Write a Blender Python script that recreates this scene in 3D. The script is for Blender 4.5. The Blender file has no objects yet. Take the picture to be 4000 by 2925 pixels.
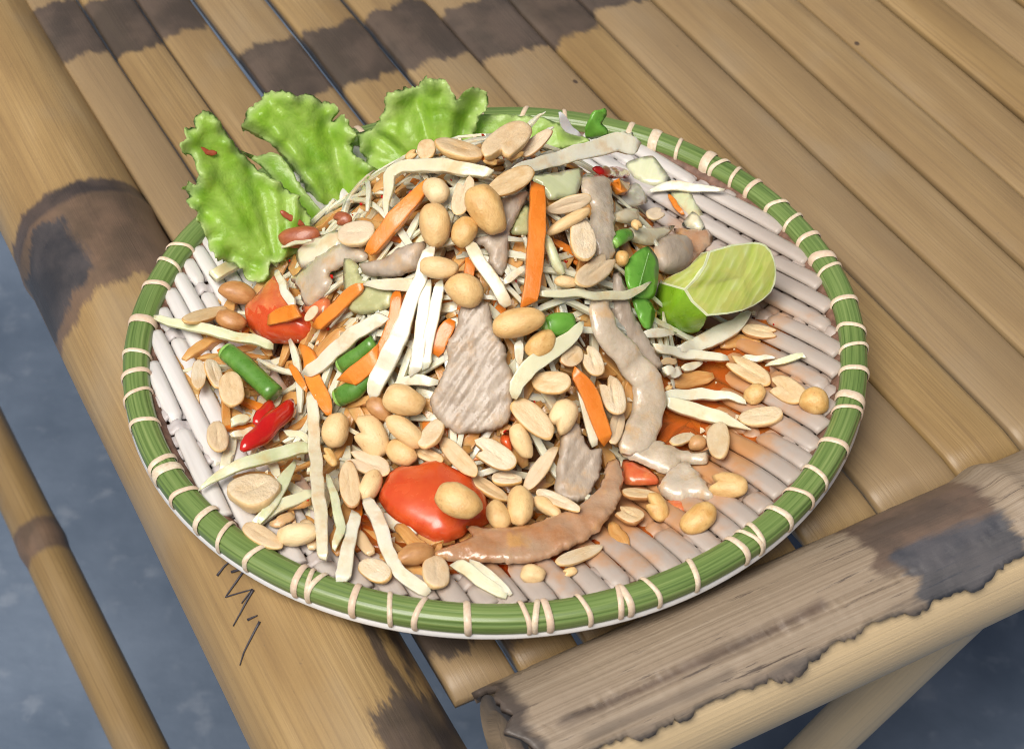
import bpy, bmesh, math, random
import numpy as np
from mathutils import Vector, Matrix, noise
from mathutils.geometry import delaunay_2d_cdt

# ------------------------------------------------------------------ camera, world, sun, exposure
sc = bpy.context.scene
C = sc.collection
FPX = 7600.0                                        # focal length in pixels of the 4000 px wide photograph
CAM = np.array([0.00661, -0.57228, 0.57380])
PITCH, ROLL = 0.78185, 0.01507
_f = np.array([0, math.cos(PITCH), -math.sin(PITCH)]); _r = np.array([1.0, 0, 0]); _d = np.cross(_f, _r)
RIGHT = math.cos(ROLL) * _r + math.sin(ROLL) * _d
DOWN = -math.sin(ROLL) * _r + math.cos(ROLL) * _d
cam = bpy.data.cameras.new('camera'); camo = bpy.data.objects.new('camera', cam); C.objects.link(camo)
cam.sensor_width = 36.0; cam.lens = FPX / 4000 * 36.0; cam.clip_start = 0.02; cam.clip_end = 50
mw = Matrix.Identity(4)
for i in range(3):
    mw[i][0] = RIGHT[i]; mw[i][1] = -DOWN[i]; mw[i][2] = -_f[i]; mw[i][3] = CAM[i]
camo.matrix_world = mw
cam.dof.use_dof = True; cam.dof.focus_distance = 0.775; cam.dof.aperture_fstop = 20.0
sc.camera = camo

SUN_EL, SUN_AZ = math.radians(62), math.radians(214)    # azimuth from +Y clockwise: from the left, slightly in front
wd = bpy.data.worlds.new('World'); sc.world = wd; wd.use_nodes = True
nt = wd.node_tree; nt.nodes.clear()
sky = nt.nodes.new('ShaderNodeTexSky'); sky.sky_type = 'NISHITA'; sky.sun_disc = False
sky.sun_elevation = SUN_EL; sky.sun_rotation = SUN_AZ; sky.dust_density = 7.0; sky.air_density = 0.7; sky.ozone_density = 0.6
bg = nt.nodes.new('ShaderNodeBackground'); bg.inputs['Strength'].default_value = 0.055
wo = nt.nodes.new('ShaderNodeOutputWorld')
nt.links.new(sky.outputs[0], bg.inputs['Color']); nt.links.new(bg.outputs[0], wo.inputs['Surface'])
sl = bpy.data.lights.new('sun', 'SUN'); sl.energy = 2.9; sl.angle = math.radians(36); sl.color = (1.0, 0.955, 0.885)
so = bpy.data.objects.new('sun', sl); C.objects.link(so)
sdir = Vector((math.sin(SUN_AZ) * math.cos(SUN_EL), math.cos(SUN_AZ) * math.cos(SUN_EL), math.sin(SUN_EL)))
so.rotation_euler = sdir.to_track_quat('Z', 'Y').to_euler(); so.location = sdir * 3
vs = sc.view_settings
vs.view_transform = 'Standard'; vs.look = 'None'; vs.gamma = 1; vs.use_curve_mapping = False; vs.exposure = 0.2
sc.cycles.use_denoising = True
sc.cycles.max_bounces = 8
sc.cycles.filter_width = 1.0
rng = random.Random(7)

# ------------------------------------------------------------------ measuring helpers: photo pixel -> ray -> point on a real surface
ZONES = {'A': (600, 250, .45393), 'B': (1500, 400, .45393), 'C': (2300, 450, .45393), 'D': (450, 950, .45393),
         'E': (1350, 950, .45393), 'F': (2250, 950, .49932), 'G': (450, 1600, .45393), 'H': (1350, 1600, .45393),
         'I': (2250, 1600, .49932), 'J': (0, 0, .72628), 'K': (1200, 0, .70828), 'L': (2400, 0, .72628),
         'M': (0, 1725, .88535), 'N': (2000, 1725, .88535), 'S': (0, 0, 1.0)}
def S(z, x, y):
    a, b, s = ZONES[z]; return np.array([a + x * s, b + y * s])
def rdir(p):
    v = RIGHT * ((p[0] - 2000) / FPX) + DOWN * ((p[1] - 1462.5) / FPX) + _f
    return v / np.linalg.norm(v)
def on_plane(p, P0, n):
    d = rdir(p); return CAM + d * (np.dot(P0 - CAM, n) / np.dot(d, n))
def on_z(p, z): return on_plane(p, np.array([0, 0, z]), np.array([0, 0, 1.0]))
def on_y(p, y): return on_plane(p, np.array([0, y, 0]), np.array([0, 1.0, 0]))
def nrm(v): v = np.asarray(v, float); return v / (np.linalg.norm(v) + 1e-12)
def sstep(a, b, x):
    t = np.clip((x - a) / (b - a), 0, 1); return t * t * (3 - 2 * t)
def plate_z(r): return 0.0085 + 0.0165 * sstep(0.062, 0.142, r)
def heap_z(x, y):
    r = math.hypot(x, y)
    q1 = ((x + .006) / .128) ** 2 + ((y - .002) / (.116 if y < .002 else .100)) ** 2
    dy = y - .046; ry = .130 if dy < 0 else .074; dx = x + .002; rx = .100 if dx < 0 else .092
    q2 = (dx / rx) ** 2 + (dy / ry) ** 2
    dome = .010 + .020 * max(0.0, 1 - q1) ** .85 + .061 * max(0.0, 1 - q2) ** 1.25 - max(0, q1 - 1) * .03
    pz = float(plate_z(r)) + 0.0022
    q3 = ((x + .012) / (.122 if x < -.012 else .098)) ** 2 + ((y + .008) / (.124 if y < -.008 else .105)) ** 2
    low = pz + .012 * max(0.0, 1 - q3) ** .55
    def smax(a, b, k=.004):
        h = max(0.0, min(1.0, 0.5 + 0.5 * (a - b) / k)); return b * (1 - h) + a * h + k * h * (1 - h)
    return max(pz, smax(dome, low) - .001) if q3 < 1 else smax(dome, pz)
def heap_n(x, y):
    e = 0.003
    gx = (heap_z(x + e, y) - heap_z(x - e, y)) / (2 * e); gy = (heap_z(x, y + e) - heap_z(x, y - e)) / (2 * e)
    return nrm([-gx, -gy, 1])
def hit(p, lift=0.0):
    d = rdir(p); t = (0.15 - CAM[2]) / d[2]; step = 0.0015
    prev = t
    best = (9, None)
    while True:
        q = CAM + d * t
        g = q[2] - heap_z(q[0], q[1]) - lift
        if g < 0:
            a, b = prev, t
            for _ in range(18):
                m = (a + b) / 2; q = CAM + d * m
                if q[2] - heap_z(q[0], q[1]) - lift < 0: b = m
                else: a = m
            return CAM + d * b
        if q[1] < 0.13 and g < best[0] and q[2] > 0.045: best = (g, q)
        if math.hypot(q[0], q[1]) > 0.155 and q[1] > 0 or q[2] < 0.005: break
        prev = t; t += step
    if best[1] is not None: return best[1]
    return q

# ------------------------------------------------------------------ object helpers
MATS = {}
def obj(name, me, mat=None, parent=None):
    o = bpy.data.objects.new(name, me); C.objects.link(o)
    if mat is not None and not me.materials:
        for m in (mat if isinstance(mat, (list, tuple)) else [mat]): me.materials.append(MATS[m])
    if parent is not None: o.parent = parent
    return o
def tag(o, label=None, cat=None, group=None, kind=None):
    if label: o['label'] = label
    if cat: o['category'] = cat
    if group: o['group'] = group
    if kind: o['kind'] = kind
    return o
def mesh(name, verts, faces, smooth=True, uv=None, mi=None):
    me = bpy.data.meshes.new(name)
    me.from_pydata([tuple(map(float, v)) for v in verts], [], faces)
    if uv is not None:
        ul = me.uv_layers.new(name='UVMap')
        li = np.zeros(len(me.loops), np.int32); me.loops.foreach_get('vertex_index', li)
        ul.data.foreach_set('uv', np.asarray(uv, np.float32)[li].ravel())
    if smooth: me.polygons.foreach_set('use_smooth', [True] * len(me.polygons))
    if mi is not None: me.polygons.foreach_set('material_index', mi)
    me.update(); return me
def recentre(verts, base=True):
    v = np.asarray(verts, float); c = v.mean(0)
    if base: c[2] = v[:, 2].min()
    return v - c, c
def empty(name, loc=(0, 0, 0)):
    o = bpy.data.objects.new(name, None); C.objects.link(o); o.location = loc; o.empty_display_size = 0.02; return o
def catmull(P, n):
    P = [np.asarray(p, float) for p in P]
    if len(P) == 2: return np.array([P[0] + (P[1] - P[0]) * t for t in np.linspace(0, 1, n)])
    Q = [2 * P[0] - P[1]] + P + [2 * P[-1] - P[-2]]
    L = [0.0]
    for a, b in zip(P, P[1:]): L.append(L[-1] + float(np.linalg.norm((b - a)[:3])) + 1e-9)
    out = []
    for s in np.linspace(0, L[-1], n):
        i = min(max(np.searchsorted(L, s, 'right') - 1, 0), len(P) - 2)
        t = (s - L[i]) / (L[i + 1] - L[i]); a, b, c, d = Q[i:i + 4]
        out.append(0.5 * ((2 * b) + (c - a) * t + (2 * a - 5 * b + 4 * c - d) * t * t + (3 * b - a - 3 * c + d) * t ** 3))
    return np.array(out)
def closed_smooth(P, per=9):
    P = np.asarray(P, float); n = len(P); out = []
    for i in range(n):
        a, b, c, d = P[(i - 1) % n], P[i], P[(i + 1) % n], P[(i + 2) % n]
        k = max(2, min(per, int(np.linalg.norm(c - b) / 9) + 1))
        for t in np.linspace(0, 1, k, endpoint=False):
            q = 0.5 * ((2 * b) + (c - a) * t + (2 * a - 5 * b + 4 * c - d) * t * t + (3 * b - a - 3 * c + d) * t ** 3)
            out.append(0.75 * q + 0.25 * (b + (c - b) * t))
    return np.array(out)
def sweep(P, up, hw, th, prof=10, sq=2.6, caps=True):
    """tube of rounded rectangular section along P (n,3); up (n,3); hw, th arrays of half width / half thickness"""
    n = len(P); T = np.gradient(P, axis=0); V = []; UV = []
    ang = np.linspace(0, 2 * math.pi, prof, endpoint=False)
    cs = np.sign(np.cos(ang)) * np.abs(np.cos(ang)) ** (2 / sq); sn = np.sign(np.sin(ang)) * np.abs(np.sin(ang)) ** (2 / sq)
    if sq >= 3:                                             # square-cut sections: flat sides with small rounded corners
        bv = .22; cc = [(1, 0), (.924, .383), (.707, .707), (.383, .924), (0, 1)]
        q = [(1 - bv + bv * a, 1 - bv + bv * b) for a, b in cc]; q = q + [(-a, b) for a, b in q[::-1]]; q = q + [(a, -b) for a, b in q[::-1]]
        cs = np.array([a for a, b in q]); sn = np.array([b for a, b in q]); prof = len(q)
    s = 0
    for i in range(n):
        t = nrm(T[i]); sd = nrm(np.cross(t, up[i])); u = np.cross(sd, t)
        if i: s += np.linalg.norm(P[i] - P[i - 1])
        for j in range(prof):
            V.append(P[i] + sd * cs[j] * hw[i] + u * sn[j] * th[i]); UV.append((s, j / prof))
    F = [(i * prof + j, i * prof + (j + 1) % prof, (i + 1) * prof + (j + 1) % prof, (i + 1) * prof + j) for i in range(n - 1) for j in range(prof)]
    if caps:
        F.append(tuple(range(prof))[::-1]); F.append(tuple((n - 1) * prof + j for j in range(prof)))
    return V, F, UV
def px_scale(P): return np.dot(P - CAM, _f) / FPX      # metres per photo pixel at P
def tocam(P): return nrm(CAM - P)

# ------------------------------------------------------------------ materials
class NB:
    def __init__(s, name):
        m = bpy.data.materials.new(name); m.use_nodes = True; s.m = m; s.t = m.node_tree
        s.b = s.t.nodes['Principled BSDF']; s.out = s.t.nodes['Material Output']; MATS[name] = m
    def n(s, t, **k):
        x = s.t.nodes.new(t)
        for a, v in k.items():
            if a.startswith('i_'):
                kk = a[2:]; kk = int(kk) if kk.isdigit() else kk.replace('_', ' ')
                s.put(x.inputs[kk], v)
            else: setattr(x, a, v)
        return x
    def put(s, inp, v):
        if isinstance(v, bpy.types.NodeSocket): s.t.links.new(v, inp)
        else: inp.default_value = v
    def coord(s, which='Object', scale=(1, 1, 1), loc=None, rnd=0.0):
        tc = s.n('ShaderNodeTexCoord'); mp = s.n('ShaderNodeMapping'); s.put(mp.inputs['Vector'], tc.outputs[which]); mp.inputs['Scale'].default_value = scale
        if loc is not None: s.put(mp.inputs['Location'], loc)
        if rnd:
            oi = s.n('ShaderNodeObjectInfo'); mu = s.math('MULTIPLY', oi.outputs['Random'], rnd)
            cx = s.n('ShaderNodeCombineXYZ'); s.put(cx.inputs[0], mu); s.put(cx.inputs[1], s.math('MULTIPLY', mu, 1.7)); s.put(cx.inputs[2], s.math('MULTIPLY', mu, 2.3)); s.put(mp.inputs['Location'], cx.outputs[0])
        return mp.outputs[0]
    def noise(s, vec, scale, detail=3, rough=.55, dist=0.0):
        x = s.n('ShaderNodeTexNoise'); s.put(x.inputs['Vector'], vec); x.inputs['Scale'].default_value = scale; x.inputs['Detail'].default_value = detail
        x.inputs['Roughness'].default_value = rough; x.inputs['Distortion'].default_value = dist; return x.outputs['Fac']
    def ramp(s, fac, stops, interp='LINEAR'):
        x = s.n('ShaderNodeValToRGB'); s.put(x.inputs[0], fac); e = x.color_ramp; e.interpolation = interp
        while len(e.elements) < len(stops): e.elements.new(0.5)
        for el, (p, c) in zip(e.elements, stops): el.position = p; el.color = (*c, 1) if len(c) == 3 else c
        return x.outputs[0]
    def mix(s, fac, a, b, mode='MIX'):
        x = s.n('ShaderNodeMix', data_type='RGBA', blend_type=mode); s.put(x.inputs[0], fac)
        for i, v in ((6, a), (7, b)): s.put(x.inputs[i], (*v, 1) if isinstance(v, tuple) and len(v) == 3 else v)
        return x.outputs[2]
    def math(s, op, a, b=0.0, clamp=False):
        x = s.n('ShaderNodeMath', operation=op, use_clamp=clamp); s.put(x.inputs[0], a); s.put(x.inputs[1], b); return x.outputs[0]
    def mr(s, v, a, b, c=0.0, d=1.0):
        x = s.n('ShaderNodeMapRange', interpolation_type='SMOOTHSTEP'); s.put(x.inputs[0], v)
        for i, q in enumerate((a, b, c, d)): x.inputs[i + 1].default_value = q
        return x.outputs[0]
    def rnd(s): return s.n('ShaderNodeObjectInfo').outputs['Random']
    def bump(s, h, strength=.3, dist=.001):
        x = s.n('ShaderNodeBump'); s.put(x.inputs['Height'], h); x.inputs['Strength'].default_value = strength; x.inputs['Distance'].default_value = dist
        s.put(s.b.inputs['Normal'], x.outputs[0]); return x.outputs[0]
    def done(s, col, rough=.5, sss=0, rad=(1, .6, .3), scale=.002, coat=0, coatr=.1, spec=.5, trans=0):
        s.put(s.b.inputs['Base Color'], (*col, 1) if isinstance(col, tuple) and len(col) == 3 else col); s.put(s.b.inputs['Roughness'], rough)
        s.b.inputs['Specular IOR Level'].default_value = spec
        if sss:
            s.b.inputs['Subsurface Weight'].default_value = sss; s.b.inputs['Subsurface Radius'].default_value = rad; s.b.inputs['Subsurface Scale'].default_value = scale
        if coat: s.b.inputs['Coat Weight'].default_value = coat; s.b.inputs['Coat Roughness'].default_value = coatr
        if trans: s.b.inputs['Transmission Weight'].default_value = trans
        return s.m

def food(name, c0, c1, c2=None, scale=250, rough=.35, sss=.25, sscale=.002, coat=.2, bump=.15, bscale=900, which='Object', rnd=.5, bdist=.0006, spec=.5, rad=(1, .6, .3), stretch=(1, 1, 1), stain=0.0, transl=0.0, toast=0.0):
    b = NB(name); v = b.coord(which, stretch, rnd=30.0)
    f = b.noise(v, scale, 7, .66)
    col = b.ramp(f, [(.32, c0), (.68, c1)])
    if c2 is not None: col = b.mix(b.math('MULTIPLY', b.math('POWER', b.rnd(), 2.0), rnd), col, c2)
    if toast: col = b.mix(b.math('MULTIPLY', b.mr(b.noise(v, scale * 1.9, 6, .7), .56, .74), toast), col, (.34, .13, .025))
    if stain:                                               # dressing soaked into the piece in patches
        g = b.n('ShaderNodeNewGeometry'); col = b.mix(b.math('MULTIPLY', b.mr(b.noise(g.outputs['Position'], 85, 5, .6), .50, .68), stain), col, (.66, .36, .10))
    nn = b.bump(b.noise(v, bscale, 6, .62), bump, bdist)
    if transl:
        tr = b.n('ShaderNodeBsdfTranslucent'); b.put(tr.inputs['Color'], col); b.put(tr.inputs['Normal'], nn)
        mx = b.n('ShaderNodeMixShader'); mx.inputs[0].default_value = transl; b.put(mx.inputs[1], b.b.outputs[0]); b.put(mx.inputs[2], tr.outputs[0]); b.t.links.new(mx.outputs[0], b.out.inputs['Surface'])
    b.done(col, b.mr(b.noise(v, scale * 2), .3, .7, rough * .75, rough * 1.3), sss, rad, sscale, coat, .15, spec)
    return b
food('peanut_skinless', (.61, .32, .085), (.81, .54, .21), (.86, .67, .39), 1.3, .36, .1, .0012, .15, .2, 9, rnd=.9, bdist=.05, toast=.45, stain=.38)
food('peanut_cut_face', (.64, .42, .19), (.82, .64, .39), (.74, .62, .46), 1.5, .4, .1, .0012, .12, .2, 7, rnd=.8, bdist=.05, stain=.35)
food('peanut_white', (.74, .58, .36), (.86, .76, .58), (.78, .58, .33), 1.6, .42, .1, .0012, .1, .3, 7, rnd=.7, bdist=.06, stain=.3)
food('peanut_brown', (.40, .17, .05), (.58, .30, .11), (.62, .40, .19), 1.6, .4, .2, .0015, .2, .12, 14, bdist=.05)
food('peanut_red_skin', (.30, .075, .03), (.42, .13, .05), None, 2, .35, .15, .0015, .3, .12, 14, bdist=.05)
ST = dict(which='UV', stretch=(55, 7, 1), bscale=5, bdist=.0006)
food('papaya_flesh', (.66, .57, .37), (.82, .77, .60), (.74, .75, .50), 1, .2, .5, .003, .45, .4, rnd=.8, rad=(1, .8, .45), **ST, stain=.42)
food('papaya_white', (.70, .64, .46), (.85, .82, .69), (.77, .79, .58), 1, .2, .5, .003, .45, .4, rnd=.6, rad=(1, .8, .5), **ST, stain=.42)
food('papaya_green', (.55, .60, .32), (.76, .78, .56), None, 1, .2, .5, .003, .45, .4, rad=(.8, 1, .4), **ST, stain=.42)
food('soaked_papaya', (.50, .20, .035), (.70, .41, .15), (.72, .57, .36), 1, .15, .4, .003, .5, .4, rnd=.8, **ST)
food('carrot_flesh', (.70, .19, .015), (.86, .32, .04), (.70, .17, .01), 1, .3, .25, .002, .3, .5, rnd=.6, **ST)
food('meat_flesh', (.36, .285, .215), (.56, .475, .38), (.46, .375, .285), 170, .4, .2, .002, .15, .45, 420, rnd=.6, bdist=.0012, stretch=(.9, .35, .5), stain=.35)
food('pork_skin', (.46, .36, .245), (.70, .61, .475), (.56, .48, .38), 70, .15, .4, .003, .8, .5, 300, rnd=.5, bdist=.0012, stain=.45)
food('glazed_skin', (.42, .15, .03), (.50, .36, .24), None, 34, .1, .35, .003, 1.0, .6, 200, bdist=.0012, stain=.6)
food('tomato_skin', (.58, .06, .016), (.70, .125, .026), None, 60, .25, .3, .003, .35, .05, 300, rad=(1, .25, .1))
food('tomato_flesh', (.60, .09, .03), (.74, .26, .09), None, 120, .22, .35, .003, .4, .25, 500, rad=(1, .3, .1))
food('chilli_skin', (.50, .008, .006), (.60, .02, .012), None, 100, .15, .2, .002, .6, .06, 300, rad=(1, .2, .1))
food('chilli_flake', (.30, .06, .02), (.42, .10, .04), None, 100, .4, .1, .001, .2, .2, 900)
food('bean_skin', (.075, .21, .025), (.14, .32, .05), None, 130, .3, .2, .002, .35, .25, 500, rad=(.5, 1, .3))
food('bean_flesh', (.22, .48, .08), (.36, .60, .16), None, 400, .3, .3, .002, .35, .3, 1400, rad=(.5, 1, .3))
food('herb_leaf', (.10, .30, .03), (.17, .42, .055), None, 90, .33, .15, .0015, .25, .3, 500, rad=(.5, 1, .3))
food('eggplant_flesh', (.42, .43, .20), (.58, .58, .32), None, 110, .25, .4, .003, .4, .2, 400, stain=.3)
food('onion_flesh', (.60, .60, .62), (.72, .71, .72), None, 90, .25, .4, .003, .4, .15, 400)
food('lime_rind', (.16, .36, .012), (.26, .48, .025), None, 80, .3, .15, .002, .3, .35, 900, bdist=.0005, rad=(.6, 1, .2))
food('lime_pith', (.68, .74, .40), (.80, .84, .58), None, 120, .35, .35, .003, .2, .2, 700)
d_ = food('dressing', (.50, .17, .028), (.60, .26, .06), None, 60, .06, 0, .004, .6, .1, 120, spec=.7)
tr = d_.n('ShaderNodeBsdfTransparent'); tr.inputs[0].default_value = (.95, .45, .12, 1)
mx = d_.n('ShaderNodeMixShader'); mx.inputs[0].default_value = .30; d_.put(mx.inputs[1], tr.outputs[0]); d_.put(mx.inputs[2], d_.b.outputs[0]); d_.t.links.new(mx.outputs[0], d_.out.inputs['Surface'])
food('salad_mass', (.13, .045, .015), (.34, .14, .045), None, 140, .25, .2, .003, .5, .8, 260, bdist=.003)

b = NB('lime_flesh')      # pulp sacs as elongated cells
v = b.coord('UV', (60, 380, 1)); vo = b.n('ShaderNodeTexVoronoi'); b.put(vo.inputs['Vector'], v); vo.inputs['Scale'].default_value = 1.0
cell = b.ramp(vo.outputs['Distance'], [(.0, (.44, .55, .08)), (.55, (.56, .65, .16)), (.95, (.72, .79, .36))])
col = b.mix(b.mr(b.noise(b.coord('Object', rnd=9), 150, 5), .4, .65), cell, (.60, .63, .17))
b.bump(vo.outputs['Distance'], .35, .0008); b.done(col, .1, .6, (.8, 1, .4), .005, 1.0, .04)

b = NB('lettuce_leaf')
v = b.coord('Object', rnd=5); f = b.noise(v, 55, 4, .6, .4); f2 = b.noise(v, 260, 3)
vo = b.n('ShaderNodeTexVoronoi', feature='DISTANCE_TO_EDGE'); b.put(vo.inputs['Vector'], v); vo.inputs['Scale'].default_value = 60
vein = b.mr(vo.outputs['Distance'], .0, .22, 1, 0)
col = b.ramp(f, [(.28, (.22, .48, .025)), (.5, (.40, .66, .07)), (.72, (.60, .80, .20))])
col = b.mix(b.math('MULTIPLY', vein, .28), col, (.55, .74, .22))
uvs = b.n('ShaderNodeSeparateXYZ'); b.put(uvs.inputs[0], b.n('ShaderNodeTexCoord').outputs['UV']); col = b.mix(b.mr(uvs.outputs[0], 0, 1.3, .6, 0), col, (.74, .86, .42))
hsum = b.math('ADD', b.math('MULTIPLY', f2, .7), b.math('MULTIPLY', vein, -.15))
nn = b.bump(hsum, .6, .0018)
b.done(col, .34, 0, coat=.25, coatr=.22)
tr = b.n('ShaderNodeBsdfTranslucent'); b.put(tr.inputs['Color'], b.mix(.5, col, (.45, .75, .05))); b.put(tr.inputs['Normal'], nn)
mx = b.n('ShaderNodeMixShader'); mx.inputs[0].default_value = .45; b.put(mx.inputs[1], b.b.outputs[0]); b.put(mx.inputs[2], tr.outputs[0]); b.t.links.new(mx.outputs[0], b.out.inputs['Surface'])

def weave_mat(name, base0, base1):
    b = NB(name)
    g = b.n('ShaderNodeNewGeometry'); v = g.outputs['Position']
    sep = b.n('ShaderNodeSeparateXYZ'); b.put(sep.inputs[0], v)
    # dressing that ran out of the salad over the front and right-hand side of the weave
    dx = b.math('SUBTRACT', sep.outputs[0], .012); dy = b.math('SUBTRACT', sep.outputs[1], -.014)
    rr = b.math('SQRT', b.math('ADD', b.math('POWER', dx, 2.0), b.math('POWER', dy, 2.0)))
    nz = b.noise(v, 70, 4, .6)
    rr = b.math('ADD', rr, b.math('MULTIPLY', b.math('SUBTRACT', nz, .5), .07))
    st = b.mr(rr, .086, .120, 1, 0)
    st2 = b.math('MULTIPLY', b.mr(rr, .125, .21, 1, 0), b.mr(b.math('SUBTRACT', sep.outputs[0], b.math('MULTIPLY', sep.outputs[1], .8)), -.06, .10))
    f = b.noise(b.coord('UV', (25, 6, 1), rnd=7), 1.0, 3)
    col = b.ramp(f, [(.3, base0), (.7, base1)])
    col = b.mix(b.math('MULTIPLY', st2, .7), col, (.35, .27, .21))
    col = b.mix(b.math('MULTIPLY', st, .78), col, (.55, .235, .05))
    b.bump(b.noise(b.coord('UV', (40, 60, 1), rnd=7), 1.0, 2), .12, .0006)
    b.done(col, .45, .15, (1, .7, .5), .0015, .05)
weave_mat('weave_white', (.60, .575, .55), (.73, .71, .685))
weave_mat('weave_cross', (.46, .42, .41), (.57, .535, .53))

b = NB('rim_green')       # split green bamboo, fibres run round the rim
v = b.coord('UV', (14, 900, 1)); f = b.noise(v, 1.0, 4, .6); f2 = b.noise(b.coord('UV', (9, 60, 1)), 1.0, 3)
col = b.ramp(f, [(.28, (.065, .120, .025)), (.5, (.155, .24, .065)), (.75, (.27, .35, .12))])
col = b.mix(b.mr(f2, .52, .75, 0, .55), col, (.17, .25, .06))
b.bump(f, .35, .0006); b.done(col, .34, 0, coat=.25, coatr=.18)
b = NB('binding_cane'); v = b.coord('Object', (1, 1, 1), rnd=9); f = b.noise(v, 700, 3)
col = b.mix(b.math('MULTIPLY', b.rnd(), .6), b.ramp(f, [(.3, (.66, .52, .35)), (.7, (.83, .73, .57))]), (.70, .50, .37))
b.bump(f, .3, .0004); b.done(col, .45, .1, (1, .7, .5), .001, .1)
b = NB('plate_white'); b.done((.78, .77, .75), .15, .1, (1, .9, .8), .002, .5)
b = NB('inner_edge_brown'); f = b.noise(b.coord('Object'), 300, 3); b.done(b.ramp(f, [(.3, (.10, .05, .03)), (.7, (.24, .13, .09))]), .5)

def bamboo(name, bands=(), weather=None, dots=True, tone=1.0, rndamp=.5, cream=0.0):
    """UV.x = metres along the culm, UV.y = metres across/around. bands: (u0, u1, v0, v1, edge noise, colour) dark scorched patches."""
    b = NB(name)
    tc = b.n('ShaderNodeTexCoord'); sep = b.n('ShaderNodeSeparateXYZ'); b.put(sep.inputs[0], tc.outputs['UV']); U, V = sep.outputs[0], sep.outputs[1]
    g1 = b.noise(b.coord('UV', (7, 900, 1), rnd=11), 1.0, 6, .7); g2 = b.noise(b.coord('UV', (9, 70, 1), rnd=11), 1.0, 3); g3 = b.noise(b.coord('UV', (14, 22, 1), rnd=11), 1.0, 3)
    col = b.ramp(g2, [(.25, (.37 * tone, .235 * tone, .095 * tone)), (.55, (.49 * tone, .325 * tone, .135 * tone)), (.8, (.60 * tone, .42 * tone, .20 * tone))])
    col = b.mix(b.mr(g1, .42, .66, 0, .6), col, (.30 * tone, .19 * tone, .085 * tone))
    sc_ = b.noise(b.coord('UV', (11, 260, 1), rnd=17), 1.0, 8, .75)
    col = b.mix(b.mr(sc_, .64, .70, 0, .55), col, (.17 * tone, .115 * tone, .07 * tone))
    sp_ = b.noise(b.coord('UV', (240, 300, 1), rnd=19), 1.0, 4, .7)
    col = b.mix(b.mr(sp_, .66, .74, 0, .5), col, (.20 * tone, .14 * tone, .085 * tone))
    col = b.mix(b.mr(g3, .5, .75, 0, .45), col, (.43 * tone, .34 * tone, .22 * tone))
    col = b.mix(b.math('MULTIPLY', b.rnd(), rndamp), col, (.39 * tone, .29 * tone, .185 * tone))
    if cream: col = b.mix(cream, col, (.66, .55, .37))
    if weather:
        w = b.mr(b.math('ADD', V, b.math('MULTIPLY', b.math('SUBTRACT', g3, .5), .012)), weather[0], weather[1])
        wc = b.ramp(g1, [(.25, (.16, .125, .095)), (.5, (.30, .24, .18)), (.75, (.42, .35, .27))])
        col = b.mix(b.math('MULTIPLY', w, .85), col, wc)
        crk = b.math('MULTIPLY', b.mr(b.noise(b.coord('UV', (16, 300, 1)), 1.0, 6, .75), .58, .64), w)
        col = b.mix(b.math('MULTIPLY', crk, .85), col, (.075, .055, .045))
    if dots:
        vo = b.n('ShaderNodeTexVoronoi'); b.put(vo.inputs['Vector'], b.coord('UV', (26, 42, 1), rnd=11)); vo.inputs['Scale'].default_value = 1.0; vo.inputs['Randomness'].default_value = 1
        rc = b.n('ShaderNodeSeparateColor'); b.put(rc.inputs[0], vo.outputs['Color'])
        dm = b.math('MULTIPLY', b.mr(vo.outputs['Distance'], .035, .06, 1, 0), b.math('MAXIMUM', b.mr(rc.outputs[0], .84, .86), b.math('MULTIPLY', b.mr(rc.outputs[0], .42, .44), b.math('MULTIPLY', b.mr(U, .050, .056), b.mr(U, .095, .105, 1, 0)))))
        col = b.mix(b.math('MULTIPLY', dm, .85), col, (.045, .03, .025))
    for (u0, u1, v0, v1, en, c) in bands:
        nz = b.noise(b.coord('UV', (16, 75, 1), rnd=5), 1.0, 7, .66)
        sh = b.math('MULTIPLY', b.math('SUBTRACT', nz, .5), en)
        uu = b.math('ADD', U, sh); vv = b.math('ADD', V, b.math('MULTIPLY', sh, .8)); e = .0026
        m = b.math('MULTIPLY', b.math('MULTIPLY', b.mr(uu, u0 - e, u0 + e), b.mr(uu, u1 - e, u1 + e, 1, 0)), b.math('MULTIPLY', b.mr(vv, v0 - e, v0 + e), b.mr(vv, v1 - e, v1 + e, 1, 0)))
        bc = b.mix(b.mr(b.noise(b.coord('UV', (40, 46, 1), rnd=3), 1.0, 4), .35, .65), c, (c[0] * 1.8 + .012, c[1] * 1.65 + .008, c[2] * 1.5 + .006))
        col = b.mix(b.math('MULTIPLY', m, .88), col, bc)
    b.bump(b.math('ADD', b.math('MULTIPLY', g1, .7), b.math('MULTIPLY', g2, .4)), .45, .0010)
    b.done(col, b.mr(g2, .3, .7, .33, .5), 0, coat=.12, coatr=.3)
    return b
DK = (.040, .034, .033); BR = (.080, .057, .045); BK = (.026, .030, .038)
bamboo('bamboo_slat', [(0, .052, -1, 1, .030, DK), (.43, .468, -1, 1, .05, DK)], tone=.68, rndamp=.5)
b = NB('floor_concrete'); v = b.coord('Object')
f = b.noise(v, 9, 4, .6); f2 = b.noise(v, 45, 3)
col = b.ramp(f, [(.3, (.075, .108, .16)), (.7, (.145, .19, .26))]); col = b.mix(b.mr(f2, .55, .75, 0, .6), col, (.21, .25, .31)); b.bump(f2, .3, .004); b.done(col, .6)

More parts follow.
